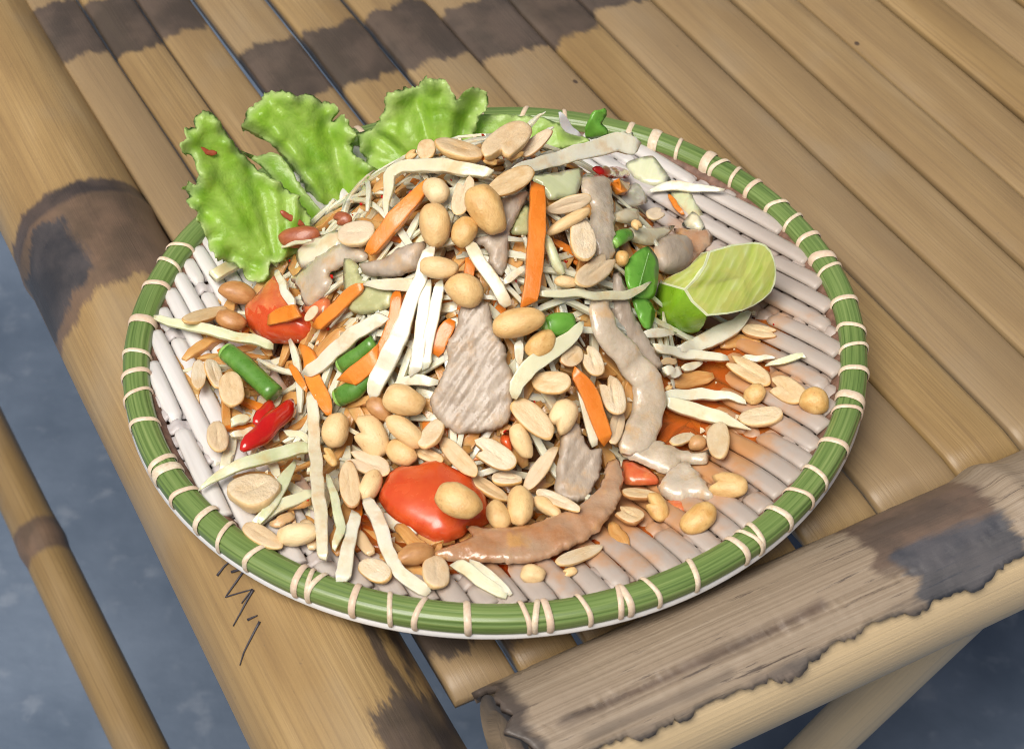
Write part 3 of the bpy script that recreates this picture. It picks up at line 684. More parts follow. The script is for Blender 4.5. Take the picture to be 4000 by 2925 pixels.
def slab(z, poly, mat, label, name, cat, group=None, thick=.004, er=45, lay=.5, curv=.5, bumpy=.0006, bscale=120, flat_top=.3, plane=None, spacing=22, frill=0, sag=0, yd=None, smooth=True, ruffle=0, bend=0, pleat=None, edgeuv=False, fibre=0, fdir=(.55, .3, .78), mat_fn=None, backfrac=.6):
    """a slice of food: outline in photo pixels laid on the heap surface (or a given plane), with rounded edge and thickness"""
    src = np.array([S(z, *q) for q in poly]); sc_ = ZONES[z][2]
    if smooth: src = closed_smooth(src)
    if frill:
        ctr = src.mean(0); d = src - ctr
        src = np.array([p + nrm(q) * (noise.noise(Vector((p[0] * .04, p[1] * .04, 3))) * frill * 1.1 + noise.noise(Vector((p[0] * .10, p[1] * .10, 8))) * frill * .8) for p, q in zip(src, d)])
    ctr = src.mean(0)
    if plane is None:
        H = np.array([hit(p, LAY(lay)) for p in src[::max(1, len(src) // 24)]] + [hit(ctr, LAY(lay))]); P0 = H.mean(0)
        u, s_, vt = np.linalg.svd(H - P0); n = vt[2]
        if n @ tocam(P0) < 0: n = -n
        n = nrm(n * .75 + tocam(P0) * .25)
    else: P0, n = plane
    er_ = er * sc_ / .45393
    xs = np.arange(src[:, 0].min(), src[:, 0].max(), spacing); ys = np.arange(src[:, 1].min(), src[:, 1].max(), spacing)
    e0 = src; e1 = np.roll(src, -1, 0); de = e1 - e0; l2 = (de ** 2).sum(1) + 1e-9
    def edist(p):
        t = np.clip(((p - e0) * de).sum(1) / l2, 0, 1); return np.sqrt((((e0 + de * t[:, None]) - p) ** 2).sum(1).min())
    def inside(p):
        c = (e0[:, 1] > p[1]) != (e1[:, 1] > p[1]); xx = e0[:, 0] + (p[1] - e0[:, 1]) / (de[:, 1] + 1e-9) * de[:, 0]
        return (c & (p[0] < xx)).sum() % 2 == 1
    pts = [p for p in src]
    for a in xs:
        for b in ys:
            p = np.array([a + rng.uniform(-.3, .3) * spacing, b + rng.uniform(-.3, .3) * spacing])
            if inside(p) and edist(p) > spacing * .42: pts.append(p)
    ne = len(src)
    res = delaunay_2d_cdt([Vector(map(float, p)) for p in pts], [(i, (i + 1) % ne) for i in range(ne)], [], 1, 1e-4)
    v2 = [np.array(v) for v in res[0]]; tris = [tuple(f) for f in res[2]]; bset = set()
    cnt = {}
    for f in tris:
        for a, b in ((f[0], f[1]), (f[1], f[2]), (f[2], f[0])):
            k_ = (min(a, b), max(a, b)); cnt[k_] = cnt.get(k_, 0) + 1
    for (a, b), c in cnt.items():
        if c == 1: bset.add(a); bset.add(b)
    T, B, UV = [], [], []
    ux = nrm(np.cross(np.array([0, 0, 1.0]), n)); wpx = px_scale(P0)
    for i, p in enumerate(v2):
        q = on_plane(p, P0, n)
        if curv and plane is None: q = q * (1 - curv) + hit(p, LAY(lay)) * curv
        d = 0.0 if i in bset else edist(p)
        e = math.sqrt(max(0, 1 - (1 - min(1, d / er_)) ** 2))
        nz = noise.noise(Vector(q) * bscale) + .5 * noise.noise(Vector(q) * bscale * 2.3)
        off = nz * bumpy * (.3 + .7 * e)
        if fibre:
            fd = nrm(fdir); al = float(np.dot(q, fd)); fa = nrm(np.cross(fd, n)); ac = float(np.dot(q, fa))
            off += fibre * (noise.noise(Vector((ac * 620, al * 70, 3))) + .8 * abs(noise.noise(Vector((ac * 260, al * 45, 9)))) - .3) * (.3 + .7 * e)
        if ruffle:
            k_ = max(0, 1 - d / (er_ * 3.2)); off += ruffle * (k_ ** 1.5 * noise.noise(Vector((q[0] * 150, q[2] * 150, q[1] * 150))) * 2.2 + .5 * noise.noise(Vector(q) * 60))
        if pleat:
            bp = S(z, pleat[0], pleat[1]); dv = p - bp; rr_ = math.hypot(*dv) / (pleat[2] * sc_); th_ = math.atan2(dv[0], -dv[1])
            off += pleat[3] * min(1.3, rr_) ** 1.3 * (math.sin(th_ * pleat[4] + 1.5 * noise.noise(Vector((th_ * 3, rr_ * 2, 1)))) + .5 * math.sin(th_ * pleat[4] * 2.3 + rr_ * 3))
        if bend: off -= bend * ((p[0] - ctr[0]) * wpx) ** 2
        T.append(q + n * (thick * (1 - backfrac) * e + off)); B.append(q + n * (-thick * backfrac * e + off)); UV.append((d / er_, 0) if edgeuv else (np.dot(q - P0, ux), np.dot(q - P0, np.cross(n, ux))))
    V = list(T); idx = {}; UV2 = list(UV)
    for i in range(len(v2)):
        if i in bset: idx[i] = i
        else: idx[i] = len(V); V.append(B[i]); UV2.append(UV[i])
    F = []
    for f in tris:
        a, b, c = f; nn = np.cross(T[b] - T[a], T[c] - T[a])
        if nn @ n < 0: a, c = c, a
        F.append((a, b, c)); F.append((idx[c], idx[b], idx[a]))
    mi = None
    if mat_fn: mi = [mat_fn(v2[f[0]], k_ % 2) for k_, f in enumerate(x for f in tris for x in (f, f))]
    V, c = recentre(V); o = obj(name, mesh(name, V, F, True, UV2, mi), mat); o.location = c
    tag(o, label, cat, group); return o

# ------------------------------------------------------------------ the bed of the salad (nobody could count these shreds)
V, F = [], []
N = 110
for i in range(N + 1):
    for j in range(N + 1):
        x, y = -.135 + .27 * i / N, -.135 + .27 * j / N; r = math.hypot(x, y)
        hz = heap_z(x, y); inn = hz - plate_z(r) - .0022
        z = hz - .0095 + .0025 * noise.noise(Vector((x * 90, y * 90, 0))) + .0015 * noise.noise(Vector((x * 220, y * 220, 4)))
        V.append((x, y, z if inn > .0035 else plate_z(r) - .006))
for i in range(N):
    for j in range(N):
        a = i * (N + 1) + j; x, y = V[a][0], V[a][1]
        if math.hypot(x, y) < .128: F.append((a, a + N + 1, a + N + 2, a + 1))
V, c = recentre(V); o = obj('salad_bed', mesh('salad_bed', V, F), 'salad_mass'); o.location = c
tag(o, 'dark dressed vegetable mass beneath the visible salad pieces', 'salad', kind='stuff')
def tangle(name, mat, count, label, seed, wmin, wmax, lmin, lmax, zlo, zhi, gap=.0055):
    r_ = random.Random(seed); V, F, UV = [], [], []
    k_ = 0
    while k_ < count:
        x, y = r_.uniform(-.125, .125), r_.uniform(-.125, .13)
        if heap_z(x, y) - plate_z(math.hypot(x, y)) - .0012 < gap or math.hypot(x, y) > .128: continue
        a = r_.uniform(0, math.pi); l = r_.uniform(lmin, lmax); dv = np.array([math.cos(a), math.sin(a)]); off = r_.uniform(zlo, zhi); tl = r_.uniform(-.003, .003)
        P = []
        bend = r_.uniform(-.25, .25)
        for t in np.linspace(-.5, .5, 7):
            q = np.array([x, y]) + dv * l * t + np.array([-dv[1], dv[0]]) * bend * l * t * t
            P.append((q[0], q[1], max(heap_z(*q), plate_z(math.hypot(*q)) + .002) + off + tl * t))
        P = np.array(P)
        if np.hypot(P[:, 0], P[:, 1]).max() > .133: continue
        w = r_.uniform(wmin, wmax); hw = np.full(7, w) * np.array([.5, .9, 1, 1, 1, .9, .45])
        v, f, u = sweep(P, np.array([nrm(np.array(heap_n(q[0], q[1])) + np.array([r_.uniform(-.4, .4), r_.uniform(-.4, .4), 0])) for q in P]), hw, hw * r_.uniform(.4, .8), 8, 3)
        o0 = len(V); V += v; UV += u; F += [tuple(i + o0 for i in ff) for ff in f]; k_ += 1
    V, c = recentre(V); o = obj(name, mesh(name, V, F, True, UV), mat); o.location = c
    tag(o, label, 'salad', kind='stuff')
tangle('papaya_tangle', 'papaya_flesh', 300, 'tangle of pale papaya shreds deep in the salad', 3, .0010, .0024, .016, .046, -.0075, -.0022)
tangle('soaked_tangle', 'soaked_papaya', 420, 'tangle of brown dressing soaked shreds deep in the salad', 4, .0012, .0030, .012, .034, -.0075, -.0012, .0038)
tangle('carrot_tangle', 'carrot_flesh', 50, 'scattered carrot shreds deep in the salad', 5, .0012, .0026, .012, .030, -.0060, -.0015)
tangle('papaya_threads', 'papaya_white', 110, 'thin pale papaya threads tangled between the larger salad pieces', 21, .0008, .0017, .026, .056, -.0010, .0030, .010)
# dressing pooled on the weave, right-hand side and in front
slab('F', [(640, 900), (1000, 860), (1300, 620), (1560, 560), (1680, 760), (1560, 900), (1500, 1100), (1650, 1300), (1560, 1560), (1300, 1700), (1000, 1650), (640, 1640), (560, 1300)], 'dressing', 'orange dressing pooled over the weave beside the lime wedge', 'dressing_pool', 'dressing', thick=.0030, er=40, lay=-.75, curv=1.0, bumpy=.0006, spacing=26)['kind'] = 'stuff'
slab('H', [(60, 900), (300, 950), (500, 1130), (760, 1250), (1200, 1330), (1700, 1300), (2100, 1130), (2500, 950), (2700, 1000), (2420, 1330), (2000, 1420), (1500, 1440), (1150, 1420), (700, 1380), (300, 1240), (60, 1180)], 'dressing', 'orange brown dressing seeping out along the front of the salad', 'dressing_pool', 'dressing', thick=.0028, er=40, lay=-.8, curv=1.0, bumpy=.0006, spacing=26)['kind'] = 'stuff'

# ------------------------------------------------------------------ lettuce behind the salad
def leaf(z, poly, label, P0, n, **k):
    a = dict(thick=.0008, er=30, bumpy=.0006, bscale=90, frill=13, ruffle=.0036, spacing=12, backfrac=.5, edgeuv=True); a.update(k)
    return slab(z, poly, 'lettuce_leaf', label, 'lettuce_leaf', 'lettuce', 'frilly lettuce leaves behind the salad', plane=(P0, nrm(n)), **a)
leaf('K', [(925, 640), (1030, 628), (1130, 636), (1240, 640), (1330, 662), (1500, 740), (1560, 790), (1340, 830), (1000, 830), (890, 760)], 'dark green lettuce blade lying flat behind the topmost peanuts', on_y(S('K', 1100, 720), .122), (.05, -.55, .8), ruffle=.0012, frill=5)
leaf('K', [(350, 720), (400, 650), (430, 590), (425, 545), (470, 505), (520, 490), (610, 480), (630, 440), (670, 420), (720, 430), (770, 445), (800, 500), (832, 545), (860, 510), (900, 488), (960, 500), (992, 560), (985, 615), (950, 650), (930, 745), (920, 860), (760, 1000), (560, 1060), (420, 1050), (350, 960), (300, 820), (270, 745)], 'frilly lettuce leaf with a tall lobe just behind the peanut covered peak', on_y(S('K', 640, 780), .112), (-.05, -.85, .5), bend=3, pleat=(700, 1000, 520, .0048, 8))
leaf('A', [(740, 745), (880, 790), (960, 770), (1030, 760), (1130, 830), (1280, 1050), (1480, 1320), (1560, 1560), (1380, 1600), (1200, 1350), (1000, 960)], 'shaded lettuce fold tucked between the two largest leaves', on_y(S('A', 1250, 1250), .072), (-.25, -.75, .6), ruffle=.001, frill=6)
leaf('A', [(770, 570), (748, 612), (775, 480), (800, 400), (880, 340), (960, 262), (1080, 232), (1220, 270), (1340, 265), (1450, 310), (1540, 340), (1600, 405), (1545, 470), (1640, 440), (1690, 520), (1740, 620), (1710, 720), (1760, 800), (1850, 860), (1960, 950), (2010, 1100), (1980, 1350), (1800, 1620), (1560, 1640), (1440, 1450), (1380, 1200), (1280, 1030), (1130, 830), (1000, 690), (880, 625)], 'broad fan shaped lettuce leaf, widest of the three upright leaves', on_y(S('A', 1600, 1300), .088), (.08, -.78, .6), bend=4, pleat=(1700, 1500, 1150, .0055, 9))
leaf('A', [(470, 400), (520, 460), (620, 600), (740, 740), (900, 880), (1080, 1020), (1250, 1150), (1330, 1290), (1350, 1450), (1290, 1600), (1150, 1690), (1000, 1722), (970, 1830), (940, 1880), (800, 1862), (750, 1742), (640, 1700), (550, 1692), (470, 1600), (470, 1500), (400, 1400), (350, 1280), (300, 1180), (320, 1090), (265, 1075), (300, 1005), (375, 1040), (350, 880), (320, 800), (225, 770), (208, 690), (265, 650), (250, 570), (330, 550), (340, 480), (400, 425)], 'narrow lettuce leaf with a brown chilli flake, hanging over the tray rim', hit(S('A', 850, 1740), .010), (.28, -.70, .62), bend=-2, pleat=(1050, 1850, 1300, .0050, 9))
# ------------------------------------------------------------------ meat, skin and other slices
G_MEAT = 'sliced meat and skin in the salad'
def meat(z, poly, label, mat='meat_flesh', name='meat_slice', cat='meat', **k):
    a = dict(thick=.0055, er=30, lay=.6, bumpy=.0009, bscale=140, spacing=16, frill=7); a.update(k); return slab(z, poly, mat, label, name, cat, G_MEAT, **a)
meat('E', [(980, 560), (1100, 530), (1230, 520), (1270, 700), (1380, 900), (1390, 1020), (1440, 1120), (1445, 1250), (1420, 1500), (1300, 1600), (1000, 1640), (830, 1560), (720, 1370), (800, 1200), (880, 1000), (870, 860), (960, 720)], 'large grey meat slice down the middle, above the red tomato', lay=1.0, bumpy=.0007, bscale=110, spacing=9, fibre=.0011)
meat('B', [(1020, 830), (1130, 790), (1245, 745), (1240, 800), (1150, 980), (1085, 1130), (1060, 1400), (990, 1500), (900, 1380), (900, 1290), (760, 1180), (870, 1140), (1000, 1090)], 'smooth grey meat strip above the middle, beside the upright carrot strip', lay=1.0, spacing=10, fibre=.0007)
meat('D', [(1520, 300), (1700, 150), (1900, 20), (2050, -10), (2150, 60), (2150, 150), (1950, 200), (1840, 270), (1870, 330), (1800, 440), (1650, 560), (1590, 430)], 'glossy folded grey skin piece over the cut tomato', 'pork_skin', 'skin_piece', lay=1.2)
meat('E', [(130, 180), (330, 130), (450, 40), (680, -10), (650, 150), (590, 240), (400, 290), (170, 275)], 'plump grey brown meat piece below the slanting carrot strip', lay=1.3, thick=.010, er=70)
meat('F', [(300, 200), (350, 250), (390, 340), (440, 520), (540, 700), (640, 870), (680, 1000), (560, 950), (420, 800), (320, 640), (280, 480)], 'dark grey skin piece between the green leaf and curved pale strip', 'meat_flesh', 'skin_piece', lay=.8)
meat('B', [(1700, 660), (1790, 620), (1940, 660), (1970, 850), (1990, 1100), (1995, 1300), (1930, 1400), (1830, 1330), (1760, 1100), (1790, 900), (1720, 800)], 'translucent grey skin strip below the small red chilli piece', 'pork_skin', 'skin_piece', lay=1.1)
meat('H', [(1880, 150), (2000, 110), (2090, 330), (2203, 330), (2200, 500), (2120, 700), (2030, 790), (1900, 780), (1800, 720), (1830, 400)], 'grey brown meat slice with oily specks beside the foot of the carrot strip', lay=1.0, spacing=10, fibre=.0007)
meat('I', [(330, 330), (380, 370), (560, 440), (740, 510), (830, 430), (1010, 420), (1060, 300), (980, 330), (860, 320), (640, 240), (450, 250), (370, 270)], 'pale grey skin strip lying crosswise in front of the dressing pool', 'pork_skin', 'skin_piece', lay=1.0)
meat('I', [(830, 415), (960, 490), (1080, 670), (1040, 705), (940, 690), (740, 710), (640, 620), (680, 530)], 'wedge shaped brownish skin piece under the crosswise grey strip', 'pork_skin', 'skin_piece', lay=.6, thick=.008)
meat('C', [(740, 985), (880, 975), (1040, 990), (1060, 1090), (960, 1200), (870, 1300), (800, 1200), (770, 1080)], 'brown translucent skin piece behind the round pink morsel', 'glazed_skin', 'skin_piece', lay=.4)
slab('C', [(560, 1150), (620, 1060), (720, 1020), (830, 1040), (890, 1130), (890, 1250), (830, 1340), (730, 1370), (640, 1340), (590, 1260)], 'meat_flesh', 'round glossy pinkish brown morsel beside the lime wedge', 'round_morsel', 'meat', G_MEAT, thick=.012, er=80, lay=1.2, bumpy=.0005)

strip([('F', 235, 395), ('F', 185, 560), ('F', 270, 740), ('F', 430, 920), ('F', 560, 1120), ('F', 555, 1350), ('F', 480, 1540), ('F', 380, 1640)], [50, 88, 95, 105, 118, 120, 115, 60], 'pork_skin', 'long pale curved skin strip bending down beside the dressing pool', 'skin_strip', 'meat', G_MEAT, lay=1.7, th=.4, sq=2.5, prof=16, wob=.0018)
meat('H', [(740, 1250), (900, 1170), (1080, 1095), (1040, 1000), (1300, 1015), (1500, 1000), (1650, 960), (1850, 890), (2000, 830), (2120, 730), (2190, 650), (2225, 540), (2260, 440), (2330, 425), (2375, 500), (2385, 640), (2360, 770), (2270, 920), (2160, 1060), (2000, 1150), (1800, 1250), (1560, 1320), (1200, 1310), (900, 1300)], 'glossy brown curved skin strip sweeping below the red tomato', 'glazed_skin', 'skin_strip', lay=1.0, thick=.0055, er=40, bumpy=.0011, bscale=110, frill=11, spacing=10, fibre=.0003, fdir=(.9, .25, .3))
strip([('D', 1990, 740), ('D', 1850, 900), ('D', 1690, 1090)], [70, 100, 80], 'soaked_papaya', 'brown soaked slice below the cut tomato', 'soaked_slice', 'papaya', 'dressing soaked slices', lay=.2, th=.4, sq=2.5)
strip([('D', 1480, 160), ('D', 1370, 280), ('D', 1260, 420), ('D', 1190, 540)], [45, 75, 80, 60], 'soaked_papaya', 'orange soaked slice between the narrow lettuce leaf and cut tomato', 'soaked_slice', 'papaya', 'dressing soaked slices', lay=.8, th=.4, sq=2.5)
GS = 'dressing soaked slices'
for pts_, hw_, lb_ in (
    ([('G', 1280, 850), ('G', 1450, 800), ('G', 1680, 790)], [45, 70, 60], 'brown soaked slice between the heart shaped peanut and long upright strip'),
    ([('G', 1330, 980), ('G', 1420, 960), ('G', 1540, 900)], [30, 50, 45], 'cream soaked sliver beside the heart shaped peanut'),
    ([('G', 1620, 950), ('G', 1690, 1050), ('G', 1700, 1200)], [50, 60, 50], 'orange soaked slice tucked behind the long upright strip'),
    ([('G', 1930, 1250), ('G', 1900, 1100), ('G', 1960, 980)], [45, 60, 40], 'orange soaked slice between the two front papaya strips'),
    ([('H', 60, 1050), ('H', 150, 1130), ('H', 230, 1250)], [50, 60, 45], 'soaked slice beside the flared papaya strip'),
    ([('H', 440, 1000), ('H', 560, 1110), ('H', 700, 1190)], [50, 60, 45], 'soaked slice under the lower edge of the red tomato'),
    ([('I', 280, 880), ('I', 330, 980), ('I', 400, 1080)], [45, 60, 40], 'orange soaked slice at the end of the glossy brown skin'),
    ([('F', 760, 1090), ('F', 900, 1060), ('F', 1080, 1040)], [50, 70, 45], 'orange soaked slice lying in the dressing pool'),
    ([('F', 1120, 800), ('F', 1260, 760), ('F', 1430, 780)], [45, 65, 40], 'orange soaked slice below the broad white strip')):
    strip(pts_, hw_, 'soaked_papaya', lb_, 'soaked_slice', 'papaya', GS, lay=.1, th=.35, sq=2.5)
def slice_(z, poly, mat, label, name='vegetable_slice', cat='vegetable', **k):
    a = dict(thick=.0028, er=18, lay=.8, bumpy=.0003, spacing=20); a.update(k); return slab(z, poly, mat, label, name, cat, 'pale vegetable slices in the salad', **a)
slice_('E', [(-10, 120), (110, 190), (130, 280), (400, 400), (390, 540), (250, 600), (120, 610), (20, 560), (-20, 330)], 'eggplant_flesh', 'olive green translucent vegetable slice beside the cut tomato')
slice_('B', [(1250, 850), (1250, 1120), (1180, 1140), (1090, 1130), (1120, 1010)], 'eggplant_flesh', 'small olive green slice tucked behind the upright carrot strip', lay=.5)
slice_('B', [(1230, 632), (1500, 600), (1705, 565), (1695, 700), (1650, 800), (1540, 830), (1420, 840), (1370, 760), (1300, 690)], 'papaya_green', 'pale green translucent slice under the widest papaya strip', lay=1.0)
slice_('A', [(1230, 1610), (1300, 1530), (1440, 1480), (1580, 1430), (1620, 1520), (1560, 1620), (1420, 1700), (1280, 1750), (1230, 1690)], 'papaya_flesh', 'cream slice lying above the glossy folded grey skin')
slice_('C', [(680, 680), (870, 665), (1000, 880), (1110, 990), (1070, 1040), (940, 1010), (800, 830)], 'papaya_green', 'yellow green translucent slice beside the white weave above the lime', lay=.3)
slice_('C', [(320, 420), (420, 370), (545, 350), (620, 430), (710, 570), (600, 610), (480, 600), (400, 560)], 'papaya_green', 'pale green slice hanging from the wide papaya strip onto the weave', lay=.6)
slice_('C', [(240, 730), (370, 590), (440, 600), (510, 740), (430, 780), (330, 790)], 'papaya_white', 'whitish slice below the small orange carrot chip', lay=1.2)
slice_('C', [(220, 840), (330, 800), (430, 820), (420, 920), (300, 930), (230, 910)], 'papaya_flesh', 'small cream slice beside the golden peanut ring', lay=1.0)
slice_('C', [(330, 985), (420, 945), (560, 970), (740, 950), (650, 1060), (540, 1120), (440, 1110), (360, 1080)], 'papaya_flesh', 'cream translucent slice above the green leaf', lay=.9)
slice_('C', [(800, 945), (890, 830), (965, 890), (1000, 985), (900, 985)], 'papaya_white', 'white wedge shaped sliver above the round pink morsel', lay=1.1, er=22)
# ------------------------------------------------------------------ tomatoes, chillies, beans, leaves
slab('H', [(600, 475), (720, 450), (820, 440), (950, 520), (1090, 560), (1130, 650), (1210, 750), (1250, 940), (1180, 1000), (1080, 1010), (1000, 1090), (820, 1150), (600, 1060), (400, 930), (285, 770), (320, 640), (400, 520)], 'tomato_skin', 'large red orange tomato half near the front with a peanut on it', 'tomato_piece', 'tomato', 'tomato pieces', thick=.017, er=210, lay=.6, curv=.3, bumpy=.0004, bscale=60, backfrac=.45)
def tomcut(p, side):
    q = (p - np.array([450, 950])) / .45393
    return 1 if (q[1] < 640 + (q[0] - 1430) * .0 and q[0] < 1560) else 0
slab('D', [(1130, 590), (1150, 540), (1230, 470), (1330, 350), (1420, 290), (1500, 400), (1600, 560), (1690, 620), (1735, 740), (1680, 830), (1500, 865), (1300, 850), (1170, 740), (1125, 670)], ['tomato_skin', 'tomato_flesh'], 'cut cherry tomato with an orange carrot block, beside the narrow lettuce leaf', 'tomato_piece', 'tomato', 'tomato pieces', thick=.020, er=170, lay=.4, curv=.3, bumpy=.0006, mat_fn=tomcut, backfrac=.45)
slab('H', [(1330, 250), (1400, 170), (1430, 260), (1430, 380), (1360, 330)], 'tomato_skin', 'small red tomato scrap below the large grey meat slice', 'tomato_piece', 'tomato', 'tomato pieces', thick=.005, er=40, lay=.8)
slab('D', [(1600, 560), (1690, 480), (1830, 470), (1850, 560), (1740, 700)], 'tomato_flesh', 'dark red tomato scrap behind the cut cherry tomato', 'tomato_piece', 'tomato', 'tomato pieces', thick=.006, er=50, lay=.3)
slab('I', [(370, 390), (520, 430), (640, 520), (640, 580), (500, 590), (370, 570)], 'tomato_flesh', 'orange red tomato scrap under the crosswise grey skin strip', 'tomato_piece', 'tomato', 'tomato pieces', thick=.005, er=40, lay=.1)
slab('I', [(700, 700), (900, 695), (1050, 700), (960, 760), (800, 830), (730, 790)], 'tomato_flesh', 'orange red tomato scrap beside the plump golden peanut on the weave', 'tomato_piece', 'tomato', 'tomato pieces', thick=.005, er=40, lay=-.2)
GC = 'red chilli pieces'
strip([('G', 1090, 350), ('G', 1180, 270), ('G', 1320, 150), ('G', 1450, 20), ('G', 1530, -80)], [35, 75, 85, 75, 30], 'chilli_skin', 'glossy bright red chilli below the green bean on the weave', 'chilli_piece', 'chilli', GC, lay=1.2, th=.75, sq=2.1, prof=14)
strip([('G', 1200, 120), ('G', 1290, 40), ('G', 1340, -60)], [40, 65, 40], 'chilli_skin', 'dark red chilli scrap behind the glossy red chilli', 'chilli_piece', 'chilli', GC, lay=.3, th=.6, sq=2.1)
strip([('B', 1800, 570), ('B', 1900, 600), ('B', 2070, 615)], [20, 52, 50], 'chilli_skin', 'small red chilli piece below the widest papaya strip', 'chilli_piece', 'chilli', GC, lay=1.6, th=.7, sq=2.1, prof=14)
def flake(z, pts, label, P0, n, w):
    src = [on_plane(S(z, *q), P0, nrm(n)) + nrm(n) * .0022 for q in pts]; P = catmull(src, 10); hw = np.full(10, w) * np.array([.4, .8, 1, .9, 1.1, 1, .8, 1, .8, .4])
    V, F, UV = sweep(P, np.array([nrm(n)] * 10), hw, hw * .35, 8); V, c = recentre(V); o = obj('chilli_flake', mesh('chilli_flake', V, F, True, UV), 'chilli_flake'); o.location = c
    tag(o, label, 'chilli', GC)
flake('A', [(335, 715), (390, 735), (460, 765), (540, 770)], 'brown dried chilli flake near the tip of the narrow lettuce leaf', hit(S('A', 850, 1740), .010), (.28, -.70, .62), .0013)
flake('A', [(1085, 1265), (1140, 1310), (1220, 1350), (1290, 1400)], 'reddish chilli flake at the base of the narrow lettuce leaf', hit(S('A', 850, 1740), .010), (.28, -.70, .62), .0013)
GB = 'green bean pieces'
def bean(pts, hw, label, lay, mat='bean_skin'):
    o = strip(pts, hw, mat, label, 'green_bean', 'bean', GB, lay=lay, th=.85, sq=2.2, prof=16, wob=.0003, taper=False)
    c = np.array(o.location); P0 = hit(S(*pts[0]), LAY(lay)); P1 = hit(S(*pts[1]), LAY(lay)); t = nrm(P1 - P0); w = hw[0] * 1.15 * ZONES[pts[0][0]][2] * px_scale(P0) * .93
    P = np.array([P0 - t * .0016, P0 - t * .0009, P0 + t * .0005, P0 + t * .003]); V, F, UV = sweep(P, np.array([frame_n(P0, .5)] * 4), np.array([.8, .97, 1, 1]) * w, np.array([.8, .97, 1, 1]) * w * .85, 16, 2.2)
    obj('cut_end', mesh('cut_end', np.array(V) - c, F, True, UV), 'bean_flesh', o)
    return o
bean([('D', 960, 935), ('D', 1150, 1095), ('D', 1370, 1300)], [75, 82, 80], 'thick green bean piece lying on the white weave', .9)
bean([('D', 1930, 1325), ('D', 2060, 1260), ('E', 110, 1230), ('E', 260, 1080)], [78, 80, 70, 55], 'green bean piece with bright cut end under the carrot block', 1.0)
bean([('E', -30, 1050), ('E', 110, 960), ('E', 250, 850)], [62, 62, 55], 'dark green bean piece beneath the slanting white papaya strip', .9)
bean([('E', 1720, 730), ('E', 1830, 700), ('E', 1950, 680)], [75, 95, 70], 'short bright green bean end beside the plump tan peanut', 1.2, 'herb_leaf')
bean([('B', 1990, 1210), ('B', 2040, 1160), ('B', 2110, 1140)], [45, 60, 45], 'tiny green bean end behind the translucent grey skin strip', .8, 'herb_leaf')
GH = 'green herb leaves'
slab('F', [(565, 25), (640, 110), (655, 200), (640, 330), (610, 420), (560, 450), (480, 450), (410, 350), (388, 250), (400, 150), (470, 70)], 'herb_leaf', 'bright green pointed leaf standing beside the lime wedge', 'herb_leaf', 'herb', GH, thick=.0014, er=30, lay=2.2, curv=.2, bumpy=.0005, bend=12)
slab('F', [(440, 430), (560, 440), (600, 480), (620, 560), (585, 670), (530, 660), (480, 570)], 'herb_leaf', 'lower green leaf tip touching the lime rind', 'herb_leaf', 'herb', GH, thick=.0014, er=30, lay=1.5, curv=.2)
slab('K', [(1530, 745), (1545, 660), (1570, 615), (1640, 597), (1650, 640), (1625, 680), (1660, 720), (1650, 760), (1570, 770)], 'herb_leaf', 'small curled green sprig sticking up over the tray rim', 'herb_sprig', 'herb', GH, thick=.0020, er=20, plane=(on_y(S('K', 1590, 720), .108), nrm((.1, -.8, .5))), ruffle=.002, spacing=14, frill=6)
slab('K', [(1715, 735), (1745, 725), (1775, 740), (1800, 735), (1815, 765), (1780, 780), (1740, 765)], 'papaya_green', 'crumpled pale green bits beside the wide papaya strip end', 'herb_sprig', 'herb', GH, thick=.002, er=15, plane=(on_y(S('K', 1765, 755), .118), nrm((.1, -.8, .5))), ruffle=.002, spacing=10, frill=5)
def midrib(par, pts, z, mat, hw, up_):
    c = np.array(par.location); P = catmull([on_plane(S(z, *q), hit(S(z, *pts[1]), LAY(2.2)), tocam(c)) + tocam(c) * up_ for q in pts], 12)
    w = np.full(12, hw) * np.linspace(1.0, .5, 12); V, F, UV = sweep(P, np.array([tocam(q) for q in P]), w, w * .8, 8)
    obj('midrib', mesh('midrib', np.array(V) - c, F, True, UV), mat, par)
lf = [o for o in C.objects if o.name.startswith('herb_leaf')][0]
midrib(lf, [(470, 440), (510, 290), (575, 60)], 'F', 'bean_skin', .0007, .0016)
# ------------------------------------------------------------------ lime wedge: flesh faces, pith edge and rind as parts
lp = lambda x, y, l: hit(S('F', x, y), l)
L0 = hit(S('F', 900, 420), .004)
def LP(x, y, up_):                                     # point on the pixel's ray, 'up_' metres in front of the plane the wedge rests on
    n = tocam(L0); return on_plane(S('F', x, y), L0 + n * up_, n)
lime = empty('lime_wedge', tuple(hit(S('F', 1000, 620), .0)))
tag(lime, 'lime wedge with glistening pale flesh and bright green rind', 'lime')
face1 = [(1040, 62, .030), (1005, 170, .0315), (930, 280, .032), (845, 368, .032), (900, 460, .030), (1020, 570, .026), (1180, 555, .021), (1300, 530, .017), (1390, 490, .013), (1465, 442, .011), (1525, 385, .010), (1556, 320, .0098), (1567, 250, .0098), (1565, 180, .0102), (1550, 120, .011), (1525, 60, .0118), (1485, 15, .013), (1440, -3, .0142), (1380, -8, .016), (1220, 10, .023)]
face2 = [(845, 368, .032), (930, 280, .032), (1005, 170, .0315), (1040, 62, .030), (980, 75, .022), (930, 150, .017), (790, 240, .013), (650, 312, .012)]
rindf = [(845, 368, .032), (900, 460, .030), (1020, 570, .026), (1000, 640, .020), (960, 690, .014), (880, 722, .008), (760, 695, .006), (650, 610, .006), (612, 500, .006), (620, 400, .008), (650, 312, .012)]
